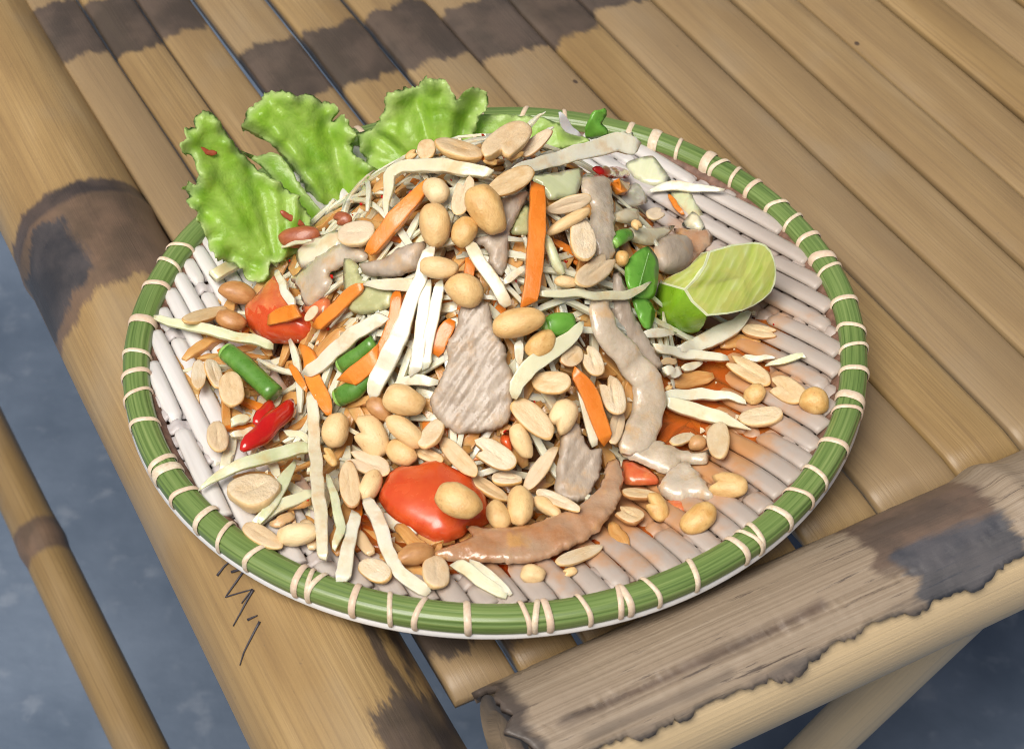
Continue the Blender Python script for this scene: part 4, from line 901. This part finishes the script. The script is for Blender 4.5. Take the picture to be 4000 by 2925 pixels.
def lface(poly, mat, name, bulge, pithw=0, sub=7):
    P = np.array([LP(*q) for q in poly]); Q = []
    n_ = len(P)
    for i in range(n_):
        for t in (0, .34, .67): Q.append(P[i] + (P[(i + 1) % n_] - P[i]) * t)
    Q = np.array(Q); c = Q.mean(0); n = nrm(sum(np.cross(Q[i] - c, Q[(i + 1) % len(Q)] - c) for i in range(len(Q))))
    if n @ tocam(c) < 0: n = -n
    V = [c + n * bulge]; UV = [(0, 0)]; F = []; MI = []; m = len(Q)
    ux = nrm(Q[0] - c); uy = np.cross(n, ux)
    for k_ in range(1, sub + 1):
        t = k_ / sub
        if pithw and k_ >= sub - 1: t = 1 - pithw if k_ == sub - 1 else 1
        for q in Q:
            p = c + (q - c) * t + n * bulge * (1 - t ** 2.2); p = p + n * .0005 * noise.noise(Vector(p) * 170) * (0 if k_ == sub else 1)
            V.append(p); UV.append((float((p - c) @ uy), float((p - c) @ ux)))
    for i in range(m): F.append((0, 1 + i, 1 + (i + 1) % m)); MI.append(0)
    for k_ in range(sub - 1):
        for i in range(m):
            a = 1 + k_ * m + i; b_ = 1 + k_ * m + (i + 1) % m; F.append((a, a + m, b_ + m, b_)); MI.append(1 if pithw and k_ == sub - 2 else 0)
    V = np.array(V) - np.array(lime.location)
    me = mesh(name, V, F, True, UV, MI); bm_ = bmesh.new(); bm_.from_mesh(me); bmesh.ops.recalc_face_normals(bm_, faces=bm_.faces); bm_.to_mesh(me); bm_.free()
    return obj(name, me, mat, lime), Q
o1, q1 = lface(face1, ['lime_flesh', 'lime_pith'], 'flesh', .0012, .05); lface(face2, ['lime_flesh', 'lime_pith'], 'flesh', .0010, .09); orr, q2 = lface(rindf, 'lime_rind', 'rind', .0070, sub=12)
# rind carried round the hidden back of the wedge, and the membranes on the cut face
loop = [face1[k_] for k_ in list(range(5, len(face1))) + [0]] + [face2[k_] for k_ in (4, 5, 6, 7)] + [rindf[k_] for k_ in (9, 8, 7, 6, 5, 4, 3)]
P = np.array([LP(*q) for q in loop]); c = P.mean(0); back = c - tocam(c) * .012 + np.array([0, 0, -.004]); V = list(P) + [c + (p - c) * .72 - tocam(c) * .010 for p in P] + [back]; m = len(P)
F = [(i, (i + 1) % m, m + (i + 1) % m, m + i) for i in range(m)] + [(m + i, m + (i + 1) % m, 2 * m) for i in range(m)]
obj('rind_back', mesh('rind_back', np.array(V) - np.array(lime.location), F), 'lime_rind', lime)
sc_p = LP(840, 630, .0145); V, F = [], []
for i in range(14):
    an = i * 2 * math.pi / 14; V.append(sc_p + RIGHT * .0022 * math.cos(an) + DOWN * .0016 * math.sin(an) + tocam(sc_p) * .0010)
V.append(sc_p + tocam(sc_p) * .0022); F = [(i, (i + 1) % 14, 14) for i in range(14)]
obj('stem_scar', mesh('stem_scar', np.array(V) - np.array(lime.location), F), 'eggplant_flesh', lime)

# ------------------------------------------------------------------ papaya shreds
W_, G_, F_ = 'papaya_white', 'papaya_green', 'papaya_flesh'
strip([('B', 15, 1000), ('B', 20, 850), ('B', 60, 640), ('B', 200, 555), ('B', 560, 565), ('B', 930, 620)], [12, 30, 55, 55, 62, 50], F_, 'bent papaya strip hooking over the peak beneath the top peanuts', lay=2.6, th=.5)
strip([('B', 1130, 590), ('B', 1400, 510), ('B', 1750, 415), ('B', 2000, 350), ('B', 2190, 395)], [45, 60, 70, 85, 75], W_, 'widest pale papaya strip slanting up from the peak towards the rim', yd=[.024, .036, .050, .060, .062], th=.3, blend=.8)
strip([('B', 1230, 215), ('B', 1300, 150), ('B', 1390, 75)], [35, 22, 4], W_, 'thin spiky sliver pointing up from the topmost peanuts', yd=.085)
strip([('B', 1370, 280), ('B', 1420, 240), ('B', 1465, 210)], [30, 22, 5], W_, 'short spiky sliver beside the topmost peanuts', yd=.084)
strip([('B', 1510, 85), ('B', 1560, 190), ('B', 1690, 285)], [14, 38, 12], 'onion_flesh', 'grey blue onion sliver leaning against the rear rim', 'onion_sliver', 'onion', 'onion slivers', yd=.118, th=.4)
strip([('E', 1065, -20), ('E', 1220, 260), ('E', 1400, 550)], [52, 58, 55], F_, 'short straight papaya strip leaning on the large grey meat slice', lay=2.4)
strip([('E', 745, 20), ('E', 600, 430), ('E', 420, 880), ('E', 270, 1200), ('E', 220, 1330)], [50, 62, 82, 75, 40], W_, 'longest white papaya strip running down from the peak peanuts', lay=2.3, th=.4)
strip([('E', 700, 320), ('E', 650, 720), ('E', 610, 1140)], [48, 55, 60], W_, 'pale strip just beside the longest white papaya strip', lay=1.8, th=.5)
strip([('E', 810, 320), ('E', 770, 620), ('E', 720, 830), ('E', 680, 1080)], [45, 50, 48, 40], W_, 'pale strip next to the large grey meat slice', lay=1.7, th=.5)
strip([('E', 140, 352), ('E', 330, 358), ('E', 640, 365)], [8, 48, 55], F_, 'pointed papaya sliver above the bent carrot strip', lay=1.9, th=.45)
strip([('E', 345, 620), ('E', 60, 800), ('D', 1900, 930), ('D', 1640, 1140)], [58, 66, 66, 55], W_, 'slanting white papaya strip above the green beans', lay=2.1, th=.45)
strip([('E', 2050, 670), ('E', 1960, 790), ('E', 1700, 980), ('E', 1500, 1170), ('E', 1445, 1330)], [12, 55, 75, 70, 35], F_, 'knife shaped papaya strip between the tan peanuts', lay=2.7, th=.35)
strip([('E', 1480, 840), ('E', 1490, 960), ('E', 1510, 1075)], [40, 38, 8], W_, 'small pointed white sliver hanging below the plump tan peanut', lay=1.5)
strip([('E', 1550, 200), ('E', 1460, 270), ('E', 1350, 350)], [22, 32, 28], W_, 'short white sliver beside the upright carrot strip', lay=1.5)
strip([('E', 1650, 438), ('E', 1900, 430), ('F', 150, 410), ('F', 350, 420), ('F', 480, 370), ('F', 592, 310)], [30, 35, 32, 38, 28, 5], F_, 'slim papaya strip crossing level behind the curved skin strip', lay=2.5, th=.6)
strip([('E', 385, 1235), ('E', 500, 1195), ('E', 640, 1180), ('E', 790, 1195)], [8, 35, 48, 35], W_, 'curled white sliver beside the foot of the grey meat slice', lay=1.4)
strip([('B', 1395, 1140), ('B', 1450, 1310), ('B', 1545, 1485)], [32, 42, 38], G_, 'pale green spring onion piece beside the upright carrot strip', 'spring_onion', 'onion', 'onion slivers', lay=1.9, th=.9, sq=2.1)
strip([('D', 330, 645), ('D', 600, 700), ('D', 1000, 795), ('D', 1360, 880)], [28, 42, 46, 38], G_, 'long pale green shred reaching from the rim to the cut tomato', lay=1.6, th=.5, lays=[1.2, 1.2, 1.5, 1.2])
strip([('D', 1390, 235), ('D', 1450, 380), ('D', 1535, 545)], [25, 38, 38], W_, 'short white strip lying against the cut tomato', lay=3.0, th=.5)
strip([('D', 1220, -60), ('D', 1300, 60), ('D', 1400, 190)], [15, 35, 40], G_, 'pale green sliver at the foot of the narrow lettuce leaf', lay=1.8)
strip([('G', 1690, -150), ('G', 1715, 300), ('G', 1755, 800), ('G', 1785, 1290)], [48, 52, 58, 48], F_, 'long upright papaya strip beside the thin green papaya shred', lay=1.9, th=.5)
strip([('G', 1830, 560), ('G', 1910, 860), ('G', 1930, 1060), ('G', 1880, 1200)], [25, 40, 40, 25], G_, 'green edged papaya shred beside the long upright strip', lay=1.5)
strip([('G', 715, 695), ('G', 930, 550), ('G', 1200, 435), ('G', 1480, 355), ('G', 1690, 320)], [8, 42, 55, 58, 55], G_, 'curved papaya shred whose tip touches the green rim', lay=1.4, th=.45)
strip([('G', 1545, 440), ('G', 1440, 640), ('G', 1360, 800), ('G', 1240, 980)], [22, 55, 55, 30], G_, 'pale green shred beside the heart shaped peanut', lay=1.1, th=.5)
strip([('G', 1710, 710), ('G', 1520, 790), ('G', 1340, 870), ('G', 1180, 1010)], [48, 52, 52, 45], F_, 'papaya shred running under the heart shaped peanut', lay=.5, th=.5)
strip([('G', 2065, 880), ('G', 2010, 1180), ('G', 1950, 1480)], [50, 58, 70], W_, 'flat papaya strip with its foot flared against the front rim', lay=1.2, th=.35)
strip([('H', 175, 760), ('H', 290, 980), ('H', 390, 1260), ('H', 510, 1450), ('H', 720, 1580)], [52, 62, 58, 62, 55], W_, 'bent papaya strip sliding down in front of the tomato', lay=1.6, th=.45, lays=[1.6, 1.6, 1.2, .9, .7])
strip([('H', 940, 1320), ('H', 1130, 1440), ('H', 1390, 1610)], [55, 60, 45], F_, 'papaya strip lying across the weave under the brown skin strip', lay=.5, th=.4)
strip([('H', 1070, 1305), ('H', 1240, 1420), ('H', 1430, 1590)], [35, 38, 28], F_, 'thin papaya strip next to the one under the brown skin', lay=.7, th=.5)
strip([('H', 300, 900), ('H', 430, 1000), ('H', 580, 1070)], [40, 45, 45], F_, 'papaya shred tucked beneath the edge of the red tomato', lay=.1)
strip([('F', 610, 808), ('F', 880, 875), ('F', 1190, 900)], [36, 38, 32], W_, 'white papaya strip lying below the lime wedge', lay=1.5, th=.6)
strip([('F', 1290, 905), ('F', 1420, 900), ('F', 1560, 895)], [26, 26, 12], W_, 'thin white shred behind the notched peanut on the dressing', lay=1.2)
strip([('F', 1480, 965), ('F', 1620, 920), ('F', 1750, 875), ('F', 1795, 900)], [10, 28, 22, 8], G_, 'pointed green shred reaching over the weave', lay=1.2, th=.4)
strip([('F', 690, 1180), ('F', 850, 1190), ('F', 970, 1180), ('F', 1180, 1200), ('F', 1340, 1235)], [32, 42, 48, 32, 26], W_, 'wavy papaya shred across the dressing pool', lay=1.3, th=.5)
strip([('F', 680, 1240), ('F', 880, 1290), ('F', 1120, 1370), ('F', 1375, 1455)], [45, 58, 52, 5], F_, 'tapering papaya shred pointing across the dressing pool', lay=1.1, th=.45)
strip([('F', 790, 830), ('F', 960, 780), ('F', 1180, 680), ('F', 1350, 545)], [25, 62, 68, 30], W_, 'broad white strip lying under the lime wedge', lay=1.7, th=.4)
strip([('F', 530, 730), ('F', 650, 700), ('F', 778, 692)], [30, 36, 6], W_, 'pointed white sliver under the lime rind', lay=1.6)
strip([('F', 690, 1010), ('F', 745, 1010), ('F', 805, 1005)], [38, 40, 36], W_, 'small white cube beside the curved skin strip', lay=1.2, th=.8, taper=False)
strip([('F', 830, 985), ('F', 900, 970), ('F', 985, 940)], [28, 34, 15], F_, 'small cream chip below the white papaya strip', lay=.8)
strip([('F', 660, 930), ('F', 730, 925), ('F', 800, 915)], [20, 28, 15], 'soaked_papaya', 'soaked brown shred beside the curved skin strip', lay=.7)
strip([('C', 505, 665), ('C', 700, 605), ('C', 900, 625), ('C', 1165, 640)], [8, 42, 38, 14], W_, 'pointed white sliver crossing onto the rear weave', lay=1.6, th=.35)
strip([('C', 690, 690), ('C', 740, 760), ('C', 800, 850)], [14, 22, 18], 'carrot_flesh', 'thin yellow orange sliver on the yellow green slice', 'carrot_shred', 'carrot', 'carrot shreds', lay=1.2)
strip([('A', 1005, 1605), ('A', 1180, 1555), ('A', 1360, 1515)], [10, 18, 12], F_, 'thin cream splinter beneath the red skinned peanut', lay=3.2)
strip([('D', 840, 285), ('D', 950, 225), ('D', 1065, 150)], [52, 52, 50], F_, 'short blunt cream stick at the foot of the narrow lettuce leaf', lay=1.4, th=.6, taper=False)
strip([('F', 20, 1080), ('F', 60, 1300), ('F', 110, 1480), ('F', 145, 1590)], [25, 32, 32, 40], F_, 'narrow cream shred beside the lower carrot strip', lay=1.8)
strip([('G', 1150, 100), ('G', 1080, 90), ('G', 990, 120)], [40, 42, 35], F_, 'cream stub behind the glossy red chilli', lay=.3)
strip([('G', 990, 220), ('G', 1080, 200), ('G', 1200, 170)], [25, 32, 25], F_, 'cream shred just under the glossy red chilli', lay=.3)
strip([('G', 1470, 180), ('G', 1570, 220), ('G', 1680, 270)], [30, 35, 30], F_, 'cream shred between the chilli and the long upright strip', lay=.7)
# ------------------------------------------------------------------ carrot shreds
def carrot(pts, hw, label, **k):
    a = dict(lay=2, th=.5, sq=4.0, wob=.0004); a.update(k); return strip(pts, hw, 'carrot_flesh', label, 'carrot_shred', 'carrot', 'carrot shreds', **a)
carrot([('B', 375, 680), ('B', 250, 840), ('B', 60, 1060), ('B', -140, 1300)], [32, 55, 68, 50], 'slanting carrot strip beside the bent papaya strip', lay=2.4)
carrot([('B', 1320, 715), ('B', 1320, 1000), ('E', 1630, 150), ('E', 1580, 535)], [55, 66, 66, 62], 'long upright carrot strip in the middle', lay=3.0, taper=False)
carrot([('E', 440, 420), ('E', 430, 620), ('E', 340, 860), ('E', 250, 1050)], [45, 48, 50, 40], 'carrot strip half hidden by the longest white papaya strip', lay=1.4)
carrot([('E', 20, 1195), ('E', 150, 1090), ('E', 290, 960)], [68, 72, 60], 'thick carrot block lying on the green bean', lay=2.0, th=.6, taper=False)
carrot([('D', 2140, 365), ('D', 2050, 420), ('D', 1880, 590), ('D', 1720, 730)], [30, 50, 52, 45], 'bent carrot strip beside the cut tomato', lay=1.8)
carrot([('D', 1590, 870), ('D', 1680, 990), ('D', 1700, 1170), ('D', 1790, 1340), ('D', 1840, 1480)], [18, 62, 62, 60, 30], 'twisted carrot strip below the cut tomato', lay=1.7, th=.3, twist=.5)
carrot([('D', 1495, 1040), ('D', 1570, 1140), ('D', 1650, 1270)], [14, 32, 18], 'thin carrot edge beside the twisted carrot strip', lay=1.2)
carrot([('E', 1960, 1090), ('F', 100, 1180), ('F', 240, 1560)], [38, 62, 52], 'carrot strip slanting down beside the curved skin strip', lay=2.5)
carrot([('D', 1320, 665), ('D', 1430, 620), ('D', 1570, 585)], [40, 62, 55], 'orange carrot block resting on the cut tomato', lay=4.2, th=.35, taper=False)
carrot([('C', 215, 590), ('C', 265, 620), ('C', 325, 585)], [50, 62, 25], 'small orange carrot chip below the red chilli piece', lay=1.5)
carrot([('B', 820, 455), ('B', 900, 490), ('B', 960, 480)], [25, 30, 20], 'tiny carrot bit wedged between the topmost peanuts', lay=2.2)
carrot([('E', 770, 960), ('E', 820, 820), ('E', 920, 660)], [50, 62, 45], 'golden carrot piece behind the large grey meat slice', lay=.6)

# ------------------------------------------------------------------ peanuts
PN = [
 ('B', 365, 410, 5, 80, 95, 'flat', 'small round grey peanut half at the head of the heap', 'g', 3, 0),
 ('B', 235, 455, 45, -40, 38, 'bit', 'golden peanut sliver behind the small round grey half', 't', 2.6, 0),
 ('B', 650, 400, 205, 62, 112, 'side', 'large peanut half with tilted grey face on the peak', 'g', 3.6, -38),
 ('B', 1055, 335, 185, -150, 135, 'broken', 'topmost jagged peanut half with a chipped edge', 'g', 4.4, 0),
 ('B', 1305, 355, 125, -120, 66, 'flat', 'brownish peanut half leaning behind the topmost jagged one', 'b', 3.8, 0),
 ('B', 1130, 455, 75, -35, 35, 'bit', 'golden crumb below the topmost jagged peanut', 't', 3.4, 0),
 ('B', 915, 505, 60, 20, 35, 'bit', 'pale crumb between the topmost peanuts', 't', 3, 0),
 ('B', 1085, 690, 190, -105, 105, 'flat', 'smooth grey peanut half at the end of the widest papaya strip', 'g', 4.2, 0),
 ('B', 450, 765, 70, 95, 108, 'dome', 'blocky tan peanut half under the bent papaya strip', 't', 3, 0),
 ('B', 680, 805, -60, 165, 95, 'broken', 'white crescent peanut half beside the large brown one', 'w', 3, 0),
 ('B', 880, 920, 105, 210, 150, 'dome', 'large smooth brown peanut half just below the peak', 't', 3.8, 0),
 ('B', 440, 1055, 20, 185, 140, 'dome', 'tan peanut half with a greyish top above the oval one', 't', 2.8, 0),
 ('B', 690, 1115, -60, 118, 112, 'dome', 'short tan peanut half under the large brown one', 't', 3, 0),
 ('B', 1590, 880, 185, -50, 62, 'side', 'hollow golden peanut half under the pale green slice', 't', 2.6, 30),
 ('B', 1590, 1025, 185, -105, 56, 'dome', 'slim cream peanut half above the grooved one', 'w', 2.6, 0),
 ('B', 1712, 1180, 8, 165, 132, 'flat', 'cream peanut half with a deep groove beside the translucent skin', 'w', 3, 0),
 ('B', 1825, 1450, 150, -120, 112, 'broken', 'grey split peanut half below the grooved one', 'g', 2.8, 0),
 ('B', 1565, 1545, 98, 12, 52, 'dome', 'small golden peanut half over the dark gap', 't', 2.2, 0),
 ('E', 800, 212, 160, 18, 100, 'dome', 'oval tan peanut half at the head of the longest papaya strip', 't', 3.4, 0),
 ('E', 1020, 400, 152, 60, 142, 'dome', 'rounded tan peanut half with dark specks on the grey meat', 't', 3, 0),
 ('A', 1745, 1460, 158, -18, 112, 'flat', 'peanut half with a brown groove beside the slanting carrot strip', 't', 2.6, 0),
 ('A', 1250, 1490, 170, -25, 95, 'dome', 'red brown peanut half at the foot of the lettuce', 'r', 2.2, 0),
 ('A', 1630, 1335, 75, 15, 62, 'bit', 'red skinned peanut scrap between lettuce and carrot', 'r', 1.6, 0),
 ('E', 1485, 682, 218, -52, 128, 'dome', 'plump tan peanut half at the foot of the upright carrot strip', 't', 3.2, 0),
 ('E', 1680, 875, 105, -95, 112, 'dome', 'golden peanut half behind the knife shaped papaya strip', 't', 2, 0),
 ('E', 1945, 980, 80, -65, 98, 'flat', 'pinkish peanut half behind the point of the knife shaped strip', 'b', 2, 0),
 ('E', 1775, 1202, 168, 0, 108, 'flat', 'cream peanut half below the knife shaped papaya strip', 'g', 2.6, 0),
 ('F', 130, 925, 40, 115, 88, 'broken', 'whitish split peanut half above the lower carrot strip', 'w', 2.2, 0),
 ('E', 500, 1352, 175, 62, 132, 'dome', 'glossy tan peanut half at the foot of the longest papaya strip', 't', 2.8, 0),
 ('E', 290, 1425, 90, 85, 85, 'dome', 'brown peanut half partly under the glossy tan one', 'b', 1.8, 0),
 ('E', 1612, 1512, 160, 145, 122, 'flat', 'seed shaped pale peanut half beside the grey meat slice', 'g', 2.8, 0),
 ('E', 1870, 1490, -55, 150, 122, 'broken', 'notched tan peanut half beside the seed shaped one', 't', 2.2, 180),
 ('H', 515, 190, 145, 125, 100, 'dome', 'elongated tan peanut half below the glossy tan one', 't', 2.6, 0),
 ('H', 740, 205, -75, 112, 92, 'flat', 'cream peanut half tucked against the grey meat slice', 'w', 2.2, 0),
 ('H', 225, 235, 105, 160, 140, 'broken', 'big chipped tan peanut half in the front cluster', 't', 2.4, 180),
 ('H', 190, 465, 190, 62, 100, 'broken', 'cream peanut half with torn tip below the big chipped one', 'g', 2.2, 0),
 ('H', 480, 372, 112, 70, 110, 'dome', 'golden peanut half just above the red tomato', 't', 1.8, 0),
 ('H', 700, 390, 125, 52, 58, 'flat', 'grey peanut sliver along the upper edge of the red tomato', 'g', 1.4, 0),
 ('H', 972, 412, 155, 155, 88, 'flat', 'long pale peanut half leaning on the red tomato', 'g', 2.6, 0),
 ('H', 1280, 385, 175, 112, 115, 'broken', 'brightest white peanut half with a pointed germ', 'w', 3, 0),
 ('H', 1385, 592, 135, 8, 72, 'side', 'white edged peanut half under the brightest white one', 'w', 2.2, -35),
 ('H', 1235, 675, 155, 98, 78, 'side', 'tilted tan peanut half beside the red tomato', 't', 1.8, -40),
 ('H', 1512, 270, 62, 140, 88, 'dome', 'drop shaped golden peanut half below the seed shaped one', 't', 2.2, 0),
 ('H', 1680, 500, -130, 175, 78, 'flat', 'long ridged peanut half beside the grey brown meat slice', 'g', 2, 0),
 ('H', 1500, 832, -8, 168, 118, 'dome', 'upright golden oval peanut half above the brown skin strip', 't', 2.2, 0),
 ('H', 1312, 905, 62, 112, 100, 'dome', 'small tan peanut half between tomato and golden oval', 't', 1.8, 0),
 ('H', 1825, 780, 195, 82, 58, 'flat', 'slim pale peanut half sticking out over the brown skin strip', 'w', 2.4, 0),
 ('H', 1735, 835, 112, 78, 66, 'dome', 'golden peanut half under the slim pale one', 't', 1.6, 0),
 ('H', 968, 788, 178, 90, 145, 'dome', 'peanut half lying alone on the red tomato', 't', 5.4, 0),
 ('H', 590, 1245, 155, -48, 92, 'dome', 'brown peanut half below the red tomato', 'b', 1, 0),
 ('H', 780, 1402, 8, 128, 138, 'flat', 'heart split cream peanut half near the front rim', 'g', .9, 0),
 ('H', 250, 1382, 112, 70, 112, 'flat', 'round cream peanut half between two front papaya strips', 'w', 1, 0),
 ('H', 1610, 1412, 108, 20, 82, 'dome', 'golden peanut half on the front weave below the brown skin', 't', .7, 0),
 ('H', 2010, 1252, 185, -75, 66, 'flat', 'slim golden edged peanut half on the front weave', 'w', 1, 0),
 ('H', 1930, 1395, 62, -20, 42, 'bit', 'golden peanut crumb on the front weave', 't', .5, 0),
 ('H', 35, 640, 15, 190, 105, 'flat', 'long orange tinted peanut half beside the upright papaya strip', 'b', 1.8, 0),
 ('H', 210, 655, -65, 125, 92, 'dome', 'tan peanut half at the head of the bent front strip', 't', 1.7, 0),
 ('G', 1897, 172, -22, 145, 120, 'dome', 'pale tan peanut half beside the long upright strip', 't', 2.4, 0),
 ('G', 1195, 695, 175, -98, 162, 'flat', 'big heart shaped peanut half near the front rim', 'w', 1.5, 0),
 ('G', 1265, 1088, 155, 92, 88, 'flat', 'cream peanut half overlapping the green rim', 'g', 1.2, 0),
 ('G', 1570, 1072, 172, -22, 102, 'dome', 'oval tan peanut half just inside the front rim', 't', 1.2, 0),
 ('G', 880, 230, 5, 120, 108, 'flat', 'round cream peanut half alone on the weave below the beans', 'g', .8, 0),
 ('D', 1002, 1262, 25, 138, 128, 'flat', 'round cream peanut half against the thick green bean', 'g', 1, 0),
 ('D', 718, 1130, -8, 118, 76, 'flat', 'left lobe of the pale split peanut on the weave', 'w', .9, 0),
 ('D', 852, 1122, 42, 122, 74, 'flat', 'right lobe of the pale split peanut on the weave', 'w', .8, 0),
 ('D', 770, 618, 172, -58, 58, 'flat', 'slim golden peanut half above the long pale green shred', 't', 1.2, 0),
 ('D', 995, 665, 122, 45, 82, 'dome', 'golden brown peanut half beside the cut tomato', 'b', .9, 0),
 ('D', 1050, 425, 155, 38, 92, 'dome', 'large brown peanut half at the foot of the narrow lettuce leaf', 'b', 1.2, 0),
 ('D', 1690, 605, 45, -65, 45, 'flat', 'small yellow peanut chip on the cut tomato', 't', 3.6, 0),
 ('F', 290, 1192, 28, 150, 106, 'broken', 'whitish lumpy peanut half beside the lower carrot strip', 'w', 2.2, 0),
 ('F', 318, 1440, -28, 130, 66, 'flat', 'pale peanut half below the whitish lumpy one', 'g', 1.8, 0),
 ('F', 1350, 1000, 172, 92, 82, 'broken', 'notched cream peanut half at the edge of the dressing', 'g', 1.6, 0),
 ('F', 1400, 1182, 62, -62, 74, 'dome', 'golden peanut half with a dark germ spot on the dressing', 't', 1.3, 0),
 ('F', 1862, 1232, 115, 0, 105, 'ball', 'round golden peanut kernel against the rim', 't', 1.4, 0),
 ('F', 1450, 1350, 170, -22, 88, 'side', 'boat shaped hollow peanut half on the stained weave', 'w', 1.2, -25),
 ('F', 1650, 1150, 120, 85, 105, 'broken', 'torn translucent peanut half near the round kernel', 'g', 1, 0),
 ('F', 1440, 692, 142, 25, 55, 'broken', 'dressing coated peanut half below the lime wedge', 'b', .9, 0),
 ('I', 1112, 240, 15, 128, 106, 'flat', 'round cream peanut half with a notch beside the crosswise skin', 'w', 1.8, 0),
 ('I', 830, 228, 82, -40, 46, 'flat', 'thin cream peanut half behind the crosswise skin strip', 'w', 1.4, 0),
 ('I', 945, 262, 62, -32, 62, 'dome', 'brown peanut half beside the thin cream one', 'b', 1.2, 0),
 ('I', 1190, 592, 155, 22, 98, 'broken', 'peanut half with two dark dots on the weave', 't', 1.1, 180),
 ('I', 955, 858, 112, -98, 105, 'dome', 'plump golden peanut half on the front weave', 't', 1.2, 0),
 ('I', 635, 765, 58, 102, 82, 'bit', 'rough crumbled peanut piece beside the plump golden one', 'w', 1.2, 0),
 ('I', 495, 655, 135, 10, 58, 'side', 'orange stained peanut half under the brownish skin wedge', 'b', 1, -30),
 ('I', 420, 822, 92, 45, 72, 'broken', 'dressing soaked peanut half at the end of the brown skin', 'b', .9, 0),
 ('C', 410, 945, 42, 30, 40, 'bit', 'white peanut crumb above the green leaf', 'w', 2, 0),
 ('C', 575, 850, 60, -35, 62, 'broken', 'golden peanut ring beside the yellow green slice', 't', 1.3, 0),
 ('C', 285, 1232, 55, 10, 68, 'ball', 'small grey white lump beside the green leaf', 'w', 1.2, 0),
 ('G', 1850, 410, 45, 75, 48, 'bit', 'white peanut crumb on the long upright strip', 'w', 2.6, 0),
 ('F', 725, 1130, 30, -18, 20, 'bit', 'tiny white crumb at the edge of the curved skin strip', 'w', 1.6, 0),
]
for r in PN:
    z, x, y, mx, my, hw, kind, label, pal, lay, tl = r
    if kind == 'dome' or kind == 'broken' and tl == 180: pass
    if tl == 180: peanut(z, x, y, mx, my, hw, 'bit', label, pal, lay, 0)
    else: peanut(z, x, y, mx, my, hw, kind, label, pal, lay, tl)
# crushed peanut crumbs and chilli flakes too small to count
for seed_, cnt_, mat_, nm_, lb_, ct_, smin, smax in ((12, 260, 'peanut_white', 'peanut_crumbs', 'fine peanut crumbs sprinkled over the salad', 'peanut', .0006, .0017), (13, 90, 'chilli_skin', 'chilli_flakes', 'tiny red chilli flakes sprinkled over the salad', 'chilli', .0005, .0012)):
  r_ = random.Random(seed_); V, F = [], []
  for k_ in range(cnt_):
    x, y = r_.gauss(.0, .055), r_.gauss(.0, .055)
    if math.hypot(x, y) > .115: continue
    c = np.array([x, y, heap_z(x, y) + r_.uniform(.0, .002)]); s = r_.uniform(smin, smax); o0 = len(V)
    for i in range(8): V.append(c + np.array([(i & 1) - .5, ((i >> 1) & 1) - .5, ((i >> 2) & 1) - .5]) * s * np.array([r_.uniform(.6, 1.3) for _ in range(3)]) + np.array([r_.uniform(-.3, .3) * s for _ in range(3)]))
    F += [tuple(o0 + q for q in f) for f in ((0, 2, 3, 1), (4, 5, 7, 6), (0, 1, 5, 4), (2, 6, 7, 3), (0, 4, 6, 2), (1, 3, 7, 5))]
  V, c = recentre(V); o = obj(nm_, mesh(nm_, V, F, False), mat_); o.location = c
  tag(o, lb_, ct_, kind='stuff')
